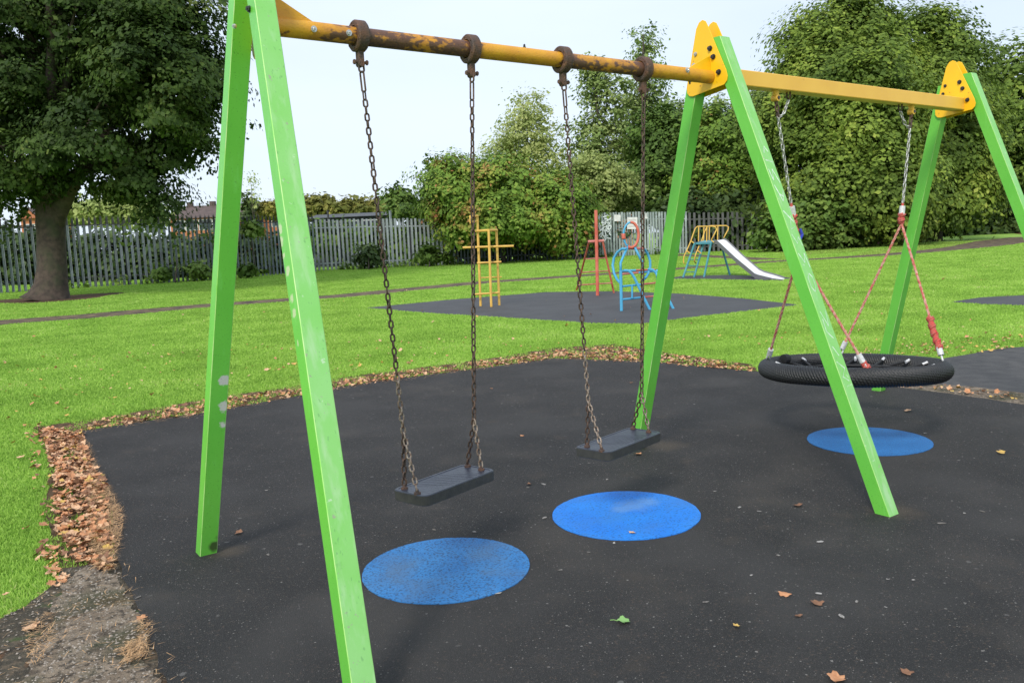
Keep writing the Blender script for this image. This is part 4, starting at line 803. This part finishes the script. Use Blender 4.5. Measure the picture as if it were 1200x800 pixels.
# ------------------------------------------------------------------ far buildings
ez_ = np.array([0, 0, 1.]); exf = r0; eyf = np.array([math.sin(YAW), math.cos(YAW), 0])
M_tile = mat('brown_roof_tile', (.085, .06, .055), .8, (.12, .085, .075), 2.0); M_brick = mat('orange_brick', (.42, .15, .07), .85, (.50, .20, .10), 1.5); M_glass = mat('dark_window', (.05, .06, .07), .15); M_wht = mat('white_trim', (.7, .7, .68), .5)
def house(name, label, cat, x0, x1, yeave, yridge, depth, wallM, roofM, chim=(), wins=(), gable=False, ybase=None, deep=7.0, hip=.0):
    P0 = V(x0, yeave, depth); P1 = V(x1, yeave, depth); ez0 = P0[2]; w = np.linalg.norm((P1-P0)[:2]); rz = V((x0+x1)/2, yridge, depth)[2]+deep*0; ctr = (P0+P1)/2
    dx = (P1-P0).copy(); dx[2] = 0; dx /= np.linalg.norm(dx); dy = np.array([-dx[1], dx[0], 0]); 
    if dy@fw < 0: dy = -dy
    eave = (P0[2]+P1[2])/2; T = thing(name, label, cat, (ctr[0], ctr[1], 0))
    c0 = np.array([ctr[0], ctr[1], 0]); b = MB(); b.box(c0+dy*deep/2+ez_*eave/2, (w/2, deep/2, eave/2), (dx, dy, ez_)); wl = b.build('wall', wallM, T)
    b = MB(); o = .35; th = .12
    if not gable:
        hi = w*hip; q = [c0-dx*(w/2+o)-dy*o+ez_*(eave-.05), c0+dx*(w/2+o)-dy*o+ez_*(eave-.05), c0+dx*(w/2+o)+dy*(deep+o)+ez_*(eave-.05), c0-dx*(w/2+o)+dy*(deep+o)+ez_*(eave-.05), c0-dx*(w/2+o-hi)+dy*deep/2+ez_*rz, c0+dx*(w/2+o-hi)+dy*deep/2+ez_*rz]
        b.add(q, [[0, 1, 5, 4], [2, 3, 4, 5], [1, 2, 5], [3, 0, 4], [0, 3, 2, 1]])
    else:
        q = [c0-dx*(w/2+o)-dy*o+ez_*eave, c0+dx*(w/2+o)-dy*o+ez_*eave, c0-dy*o+ez_*rz, c0-dx*(w/2+o)+dy*deep+ez_*eave, c0+dx*(w/2+o)+dy*deep+ez_*eave, c0+dy*deep+ez_*rz]
        b.add(q, [[0, 2, 5, 3], [2, 1, 4, 5], [0, 3, 4, 1]]); g = MB(); g.prism([c0-dx*w/2-dy*.02+ez_*eave, c0+dx*w/2-dy*.02+ez_*eave, c0-dy*.02+ez_*(rz-.2)], dy*.2); g.build('gable', wallM, T)
    rf = b.build('roof', roofM, T)
    for f_ in chim:
        p = c0+dx*w*(f_-.5)+dy*deep/2; b = MB(); b.box(p+ez_*(rz-.1), (.3, .28, .55), (dx, dy, ez_)); ch = b.build('chimney', M_tile, rf); b = MB()
    for (fx, fz, ww, hh) in wins:
        p = c0+dx*w*(fx-.5)+ez_*eave*fz-dy*.02; b = MB(); b.box(p, (ww/2, .05, hh/2), (dx, dy, ez_)); wn = b.build('window', M_wht, wl); b = MB(); b.box(p-dy*.04, (ww/2-.08, .03, hh/2-.08), (dx, dy, ez_)); b.build('pane', M_glass, wn)
    return T
house('terraced_house', 'brown roofed brick terrace with small chimneys behind the left fence', 'house', 199, 282, 254.5, 239, 95, M_brick, M_tile, (.14, .47), ((.12, .85, 1.4, 1.2), (.3, .85, 1.4, 1.2), (.5, .85, 1.6, 1.2), (.7, .85, 1.4, 1.2), (.88, .85, 1.4, 1.2)))
house('bungalow', 'low brown roofed building seen between the legs of the first green A frame', 'building', 284, 342, 253, 242, 100, M_brick, M_tile, (.5,), ((.3, .85, 1.4, 1.0), (.7, .85, 1.4, 1.0)))
house('brick_house', 'orange brick gable end seen just left of the big trunk', 'house', 24, 44, 256, 243, 90, M_brick, M_tile, (), ((.5, .8, 1.2, 1.2),), gable=True)
house('brick_house', 'small red brick gabled house left of the overgrown shrub mass', 'house', 487, 520, 242, 226, 85, mat('red_brick', (.38, .13, .09), .85, (.44, .17, .12), 2), M_tile, (), ((.3, .86, 1.0, 1.3),), gable=True)
house('brick_house', 'sliver of red brick house showing through trees above the light fence', 'house', 719, 740, 240, 228, 100, mat('pink_brick', (.42, .19, .13), .85, (.48, .22, .15), 2), M_tile, (.5,), ((.5, .9, 1.2, 1.0),), gable=True)
M_shed = mat('dark_shed', (.05, .055, .06), .7, (.08, .085, .09), 1.2, objrand=.1)
house('low_shed', 'long low dark flat roofed shed behind the pale fence section', 'shed', 366, 452, 253.5, 248.5, 66, mat('shed_wall', (.10, .11, .12), .8, (.06, .065, .07), 2), M_shed, (), ((.2, .8, 1.5, .9), (.5, .8, 1.5, .9), (.8, .8, 1.5, .9)), deep=6)
for x, y0, lab in ((384, 247, 'wooden post standing over the left part of the pale fence section'), (457, 247.5, 'grey post standing over the pale fence right of the first swing chain')):
    b = MB(); dpt = gd(x, 313)+1.6; p = V(x, y0, dpt); b.box((p[0], p[1], p[2]/2), (.06, .06, p[2]/2)); b.box((p[0], p[1], p[2]+.02), (.08, .08, .02)); tag(b.build('post', M_palM if x > 400 else M_paldk, bevel=.005), lab, 'post')
# ------------------------------------------------------------------ foliage
def leaf_quads(P, Nrm, size, asp=.62):
    n = len(P); t = rng.normal(size=(n, 3)); Nrm = Nrm/np.linalg.norm(Nrm, axis=1, keepdims=True); t -= (t*Nrm).sum(1, keepdims=True)*Nrm; t /= np.linalg.norm(t, axis=1, keepdims=True); b = np.cross(Nrm, t)
    s = (size*np.clip(rng.lognormal(0, .32, n), .45, 1.8))[:, None]
    v = np.stack([P-t*s, P+b*s*asp+t*s*.1, P+t*s, P-b*s*asp+t*s*.1], 1)
    return v.reshape(-1, 3)
def crown(parent, name, ells, nclump, per, size, M, clr=.6, flat=.55, droop=.0, shell=.45, asp=.62, base_rnd=.5, dome=0, nr=.5):
    """ells: (center xyz, radii along r0, eyf, z, weight)"""
    wts = np.array([e[2] for e in ells], float); wts /= wts.sum(); Ps = []; Ns = []; Rn = []; cents = []
    for k in range(nclump):
        c, R, _ = ells[rng.choice(len(ells), p=wts)]
        d = rng.normal(size=3); d /= np.linalg.norm(d); rad = rng.uniform(shell**2, 1)**.5
        if rng.random() < .10: rad *= rng.uniform(1.0, 1.12)
        off = d*rad; cp = np.array(c)+exf*off[0]*R[0]+eyf*off[1]*R[1]+ez_*off[2]*R[2]
        if cp[2] < .04: continue
        out = exf*off[0]/R[0]+eyf*off[1]/R[1]+ez_*off[2]/R[2]; out /= np.linalg.norm(out)+1e-6
        m_ = int(per*rng.uniform(.5, 1.4)); cr = clr*rng.uniform(.6, 1.4)
        q = rng.normal(size=(m_, 3)); q /= np.linalg.norm(q, axis=1, keepdims=True); q *= (rng.random((m_, 1))**(.2 if dome else .45))*cr; up_ = rng.random(m_) < dome; q[up_, 2] = np.abs(q[up_, 2])-.15*cr; q[:, 2] *= flat; q[:, 2] -= droop*np.hypot(q[:, 0], q[:, 1]); q *= 1+.35*np.sin(3*np.arctan2(q[:, 1:2], q[:, 0:1])+rng.uniform(0, 6.3))
        if dome:
            ax = rng.normal(size=3); ax /= np.linalg.norm(ax); q = q @ np.array(Matrix.Rotation(rng.normal(0, .5), 3, Vector([float(t) for t in ax]))).T
        q += out*cr*.15
        Ps.append(cp+q); nn = out*.55+np.array([0, 0, .75])+rng.normal(0, nr, (m_, 3))+q/cr*(.5+dome); Ns.append(nn); Rn.append(np.clip(base_rnd+rng.normal(0, .12)+rng.normal(0, .14, m_), .02, .98)); cents.append(cp)
    P = np.concatenate(Ps); N = np.concatenate(Ns); R_ = np.concatenate(Rn); v = leaf_quads(P, N, np.full(len(P), size), asp)
    org = np.array(parent.location) if parent is not None else np.zeros(3)
    me = npmesh(name, v-org, np.arange(len(v)).reshape(-1, 4), None, np.repeat(R_, 4), [M]); o = link(name, me, parent); return o, cents
def trunk(parent, pts, rs, M, cents=(), nl=10, start=.45, name='trunk'):
    b = MB(); pts = [np.array(p, float) for p in pts]; b.tube(pts, rs, 14)
    o = b.build(name, M, parent, smooth=True)
    cents = list(cents); rng.shuffle(cents)
    for c in cents[:nl]:
        i = rng.uniform(start, .98)*(len(pts)-1); k = int(i); a = pts[k]+(pts[min(k+1, len(pts)-1)]-pts[k])*(i-k); r_ = rs[k]*.5
        mid = a+(c-a)*.45+np.array([0, 0, .04*np.linalg.norm(c-a)]); lb = MB(); w = rng.normal(0, .06, 3)*np.linalg.norm(c-a); lb.tube([a, a+(mid-a)*.5+w*.4, mid+w, mid+(c-mid)*.5, c], [r_, r_*.8, r_*.6, r_*.35, r_*.12], 6); lb.build('limb', M, parent, smooth=True)
    return o
def E_(px, py, depth, rx, ry, rd=None, w=None):
    k = depth/F; R = (rx*k, (rd if rd else rx)*k, ry*k); return (V(px, py, depth), R, w if w else rx*ry)
M_bark = mat('grey_brown_bark', (.05, .038, .031), .95, (.095, .07, .054), 6, 1, 14); over(M_bark, (.05, .07, .03), 1.2, .52, .68, 6, fac=.5)
M_bark2 = mat('dark_bark', (.05, .04, .03), .9, (.08, .065, .05), 6, .8, 20)
def tree(name, label, cat, px, py, depth, ells, nclump, per, size, M, clr, tr=.25, group=None, nl=8, barkM=None, topfrac=.8, crn='crown', **kw):
    b0 = V(px, py, depth); b0[2] = 0; T = thing(name, label, cat, b0, group)
    o, ce = crown(T, crn, ells, nclump, per, size, M, clr, **kw)
    hz = max(c[2] for c in ce); cxy = np.mean(ce, 0); top = np.array([b0[0]*.4+cxy[0]*.6, b0[1]*.4+cxy[1]*.6, hz*topfrac]); pts = [b0+(top-b0)*t+rng.normal(0, .02, 3)*(t > 0)*hz*.2 for t in np.linspace(0, 1, 7)]
    if nl: trunk(T, pts, [tr*(1.25 if i == 0 else 1-.13*i) for i in range(7)], barkM or M_bark2, ce, nl)
    return T
G_syc = leafmat('sycamore_leaf', [(0, (.020, .040, .009)), (.45, (.042, .078, .014)), (.8, (.075, .125, .022)), (1, (.15, .19, .045))], .6, .3, .35)
G_big = leafmat('lime_tree_leaf', [(0, (.075, .12, .022)), (.45, (.15, .225, .038)), (.8, (.27, .36, .055)), (1, (.40, .46, .09))], .65, .32, .25)
G_brown = leafmat('turning_leaf', [(0, (.09, .16, .025)), (.50, (.19, .31, .045)), (.72, (.30, .35, .06)), (.88, (.40, .27, .08)), (1, (.44, .18, .08))], .6, .22, .45)
G_birch = leafmat('birch_leaf', [(0, (.28, .35, .11)), (.5, (.42, .48, .17)), (1, (.56, .57, .24))], .65, .4, .4)
G_popl = leafmat('poplar_leaf', [(0, (.14, .21, .06)), (.5, (.24, .33, .095)), (1, (.38, .44, .16))], .55, .3, .4)
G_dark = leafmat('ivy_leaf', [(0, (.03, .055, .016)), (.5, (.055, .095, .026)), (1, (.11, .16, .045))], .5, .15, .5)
G_hedge = leafmat('hedge_leaf', [(0, (.06, .11, .02)), (.5, (.11, .19, .032)), (1, (.21, .29, .06))], .55, .2, .6)
G_yel = leafmat('yellowing_leaf', [(0, (.13, .15, .03)), (.5, (.22, .22, .05)), (1, (.38, .33, .08))], .6, .3, .5)
# big dark tree on the left: trunk with flare, crown running out of the picture
b0 = G(58, 351); D1 = dep(b0); T = thing('sycamore_tree', 'big dark green broadleaf tree with thick trunk at the left edge', 'tree', b0)
k = D1/F
tp = [V(57, 353, D1), V(58, 346, D1), V(60, 335, D1), V(61, 315, D1), V(60, 280, D1), V(59, 240, D1), V(60, 190, D1), V(64, 120, D1), V(70, 30, D1), V(70, -90, D1)]
ells = [E_(40, 60, D1, 150, 110, 120), E_(110, 20, D1, 130, 120, 120), E_(185, 95, D1-2, 72, 80, 80), E_(120, 165, D1-1, 95, 55, 80), E_(-40, 130, D1, 120, 110, 110), E_(30, 190, D1-2, 60, 28, 60, 1500), E_(155, 212, D1-1, 36, 20, 40, 1300), E_(184, 246, D1-1, 13, 20, 20, 500), E_(200, 45, D1, 62, 50, 60), E_(225, 90, D1-1, 36, 45, 40, 2200),
        E_(5, 222, D1-1, 16, 28, 25, 900), E_(235, 145, D1-1, 26, 18, 25, 700), E_(205, 175, D1-1, 30, 22, 30, 900), E_(60, -130, D1, 210, 130, 160)]
o, ce = crown(T, 'crown', ells, 680, 400, .080, G_syc, 1.1, flat=.42, droop=.2, shell=.3, dome=.7, nr=.4)
trunk(T, tp, [1.0, .74, .60, .53, .50, .53, .48, .36, .26, .12], M_bark, ce, 26, .5)
b = MB(); b.tube([V(63, 275, D1), V(68, 252, D1-.1), V(80, 225, D1-.4), V(100, 190, D1-.6), V(130, 150, D1-1)], [.30, .32, .30, .24, .14], 10); b.build('limb', M_bark, T, smooth=True)
# far row from left to right
tree('lime_tree', 'large round mid green tree filling the right background', 'tree', 985, 288, 56, [E_(985, 62, 56, 56, 56), E_(1000, 28, 56, 40, 32), E_(960, 115, 55, 54, 58), E_(940, 70, 56, 30, 34), E_(1000, 150, 54, 85, 90), E_(955, 215, 54, 60, 60), E_(1020, 230, 53, 70, 55), E_(1040, 90, 57, 40, 60), E_(917, 165, 55, 24, 55)], 430, 400, .125, G_big, 1.6, .45, nl=14, shell=.55, flat=.78, dome=.65, nr=.35)
tree('lime_tree', 'broad green tree joining the right side of the large round tree', 'tree', 1095, 280, 60, [E_(1075, 60, 61, 58, 42), E_(1110, 100, 60, 42, 50), E_(1085, 150, 59, 66, 80), E_(1110, 215, 58, 48, 50), E_(1060, 240, 58, 40, 30), E_(1140, 170, 60, 26, 60)], 340, 370, .135, G_big, 1.6, .45, nl=12, shell=.55, flat=.78, base_rnd=.42, dome=.65, nr=.35)
tree('lime_tree', 'green tree at the far right edge beyond the third A frame', 'tree', 1195, 274, 78, [E_(1195, 110, 78, 48, 48), E_(1180, 190, 77, 48, 60), E_(1250, 160, 78, 60, 90)], 170, 260, .22, G_big, 2.6, .45, nl=6, shell=.5, base_rnd=.42, dome=.8, nr=.35)
tree('laurel_bush', 'bright leafy bush at the foot of the large round tree', 'bush', 955, 294, 51, [E_(925, 272, 51, 34, 22), E_(985, 268, 52, 42, 26), E_(950, 255, 52, 40, 25)], 150, 150, .14, G_hedge, .95, nl=3, tr=.1, shell=.4)
tree('alder_tree', 'tall thin airy tree rising behind the fourth swing chain', 'tree', 756, 262, 74, [E_(757, 55, 74, 14, 26, None, 300), E_(762, 100, 74, 24, 40, None, 700), E_(755, 160, 74, 34, 46, None, 2000)], 250, 50, .145, G_popl, 1.1, .18, nl=26, shell=.1, topfrac=.97, flat=.6)
tree('alder_tree', 'thin pale tree with open branches behind the third swing chain', 'tree', 705, 264, 72, [E_(692, 90, 72, 16, 26, None, 300), E_(712, 120, 72, 32, 40, None, 1100), E_(700, 180, 72, 40, 48, None, 2000)], 260, 48, .145, G_popl, 1.1, .18, nl=26, shell=.1, topfrac=.97, base_rnd=.62)
tree('birch_tree', 'pale yellow green birch rising behind the shrub mass', 'tree', 617, 262, 76, [E_(618, 128, 76, 24, 24, None, 500), E_(615, 162, 76, 36, 34), E_(592, 182, 75, 30, 20), E_(636, 185, 75, 26, 36)], 210, 62, .13, G_birch, 1.2, .2, nl=16, shell=.15, topfrac=.93)
tree('ivy_clad_tree', 'dark ivy covered tree just left of the middle green leg', 'tree', 775, 262, 66, [E_(775, 175, 66, 30, 50), E_(765, 225, 65, 45, 35), E_(745, 240, 64, 30, 22)], 180, 150, .14, G_hedge, 1.15, .3, nl=5, shell=.4, dome=.5, base_rnd=.25)
tree('leafy_bush', 'yellow green bush above the fence behind the third swing chain', 'bush', 700, 270, 60, [E_(700, 215, 60, 34, 30), E_(725, 225, 61, 24, 20), E_(690, 245, 60, 24, 22)], 150, 120, .13, G_birch, 1.0, .12, nl=3, shell=.35, base_rnd=.3)
tree('brown_tinged_tree', 'brown tinged tree between the two middle green legs', 'tree', 850, 262, 64, [E_(850, 175, 64, 40, 48), E_(835, 225, 63, 50, 36), E_(880, 205, 63, 34, 50)], 240, 160, .14, G_brown, 1.2, .3, nl=8, shell=.35, base_rnd=.34, dome=.5)
tree('tall_green_tree', 'green tree behind the top of the middle A frame', 'tree', 825, 262, 70, [E_(800, 160, 70, 36, 40), E_(850, 150, 71, 30, 36), E_(890, 140, 70, 22, 40), E_(805, 205, 69, 34, 36)], 230, 90, .16, G_popl, 1.2, .3, nl=6, shell=.3, base_rnd=.35)
tree('overgrown_shrub', 'large overgrown green and reddish shrub mass spilling over the fence', 'shrub', 590, 300, 54, [E_(540, 230, 53, 44, 38), E_(600, 224, 54, 58, 38), E_(650, 245, 53, 40, 38), E_(580, 262, 52.5, 66, 24), E_(665, 268, 53, 26, 24), E_(520, 205, 54, 26, 16)], 420, 250, .11, G_brown, 1.0, .14, nl=7, shell=.4, base_rnd=.48, flat=.65, dome=.6, nr=.45)
tree('overgrown_shrub', 'loose climbing shrub with long shoots left of the red brick house', 'shrub', 470, 300, 62, [E_(470, 236, 62, 16, 12), E_(480, 247, 61, 26, 8), E_(462, 226, 62, 8, 8, None, 60)], 70, 60, .15, G_hedge, .7, .08, nl=6, shell=.2)
hedge_specs = [(20, 'dark hedge', 88, 52, 20, 30), ]
def bank(label, x0, x1, y0, y1, depth, n, per, size, M, clr, br=.45):
    """a bank of bushes seen as one mass"""
    k = max(1, int((x1-x0)/36)); es = [E_(x0+(x1-x0)*(i+.5)/k, (y0+y1)/2+rng.normal(0, 1.5), depth, (x1-x0)/k*.75, (y1-y0)/2*rng.uniform(.9, 1.1), 30) for i in range(k)]
    o, ce = crown(None, 'hedge', es, n, per, size, M, clr, base_rnd=br, shell=.2); tag(o, label, kind='stuff'); return o
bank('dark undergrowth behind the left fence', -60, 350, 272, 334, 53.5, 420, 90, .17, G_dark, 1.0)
bank('green bushes far behind the left fence', 70, 185, 238, 262, 75, 140, 80, .2, G_birch, 1.2, .35)
bank('autumn bushes far behind the pale fence', 352, 465, 236, 256, 88, 150, 80, .24, G_yel, 1.3, .35)
bank('scrub behind the pale fence section', 350, 540, 262, 300, 63, 170, 60, .17, G_hedge, .9, .5)
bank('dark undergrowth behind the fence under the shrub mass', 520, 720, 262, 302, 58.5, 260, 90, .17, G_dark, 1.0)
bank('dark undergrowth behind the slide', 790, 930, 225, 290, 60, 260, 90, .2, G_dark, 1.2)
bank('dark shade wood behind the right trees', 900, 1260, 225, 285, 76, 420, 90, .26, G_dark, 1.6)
tree('small_bush', 'small dark bush against the fence between the first two swing chains', 'bush', 432, 314, 52, [E_(431, 299, 53, 9, 10)], 16, 80, .14, G_dark, .7, .05, nl=2, base_rnd=.6)
tree('small_bush', 'small leafy bush against the fence just left of the yellow climbing frame', 'bush', 503, 311, 52, [E_(501, 299, 53, 8, 8), E_(522, 305, 53, 6, 4)], 18, 80, .14, G_hedge, .6, .05, nl=2)
tree('small_bush', 'small bush on the fence between the legs of the first A frame', 'bush', 300, 322, 48, [E_(297, 268, 47, 9, 5), E_(290, 316, 46, 6, 4)], 14, 60, .13, G_hedge, .5, .05, nl=3, base_rnd=.6)
tree('small_bush', 'low weeds at the fence foot left of the first green rear leg', 'bush', 205, 328, 44, [E_(190, 320, 44.5, 10, 8), E_(232, 318, 45, 9, 7), E_(215, 300, 46, 6, 10)], 30, 70, .12, G_hedge, .5, .05, nl=2, base_rnd=.6)
tree('yellow_shrub', 'yellow autumn shrub seen between the legs of the first A frame', 'shrub', 318, 262, 90, [E_(316, 246, 90, 13, 7)], 24, 80, .2, G_yel, .9, .08, nl=1, base_rnd=.75)
tree('slim_conifer', 'slim dark green conifer in front of the low brown roof', 'tree', 291, 262, 88, [E_(291, 240, 88, 4, 13), E_(291, 250, 88, 6, 10)], 22, 60, .2, G_dark, .6, .08, nl=1, base_rnd=.7)
tree('bare_sapling', 'nearly bare thin sapling above the slim conifer', 'tree', 296, 262, 70, [E_(296, 222, 70, 6, 22, None, 100)], 16, 12, .10, G_birch, .6, .05, nl=14, topfrac=.98, crn='crown')
# ivy on fence, weeds along its foot
o, ce = crown(None, 'weeds', [(G(x, y)+np.array([0, 0, .1]), (1.2, .3, .25), 1) for x, y in [(30, 341.5), (90, 338.5), (150, 334.5), (190, 332), (240, 329), (300, 324), (350, 320), (400, 316.5), (440, 314.5), (480, 312.5), (520, 311), (560, 309), (600, 307), (640, 305.5), (700, 302.5), (760, 299.5)]], 110, 26, .09, G_hedge, .4, base_rnd=.6); tag(o, 'weeds and long grass along the fence foot', kind='stuff')
print('objects', len(bpy.data.objects), 'polys', sum(len(m.polygons) for m in bpy.data.meshes))
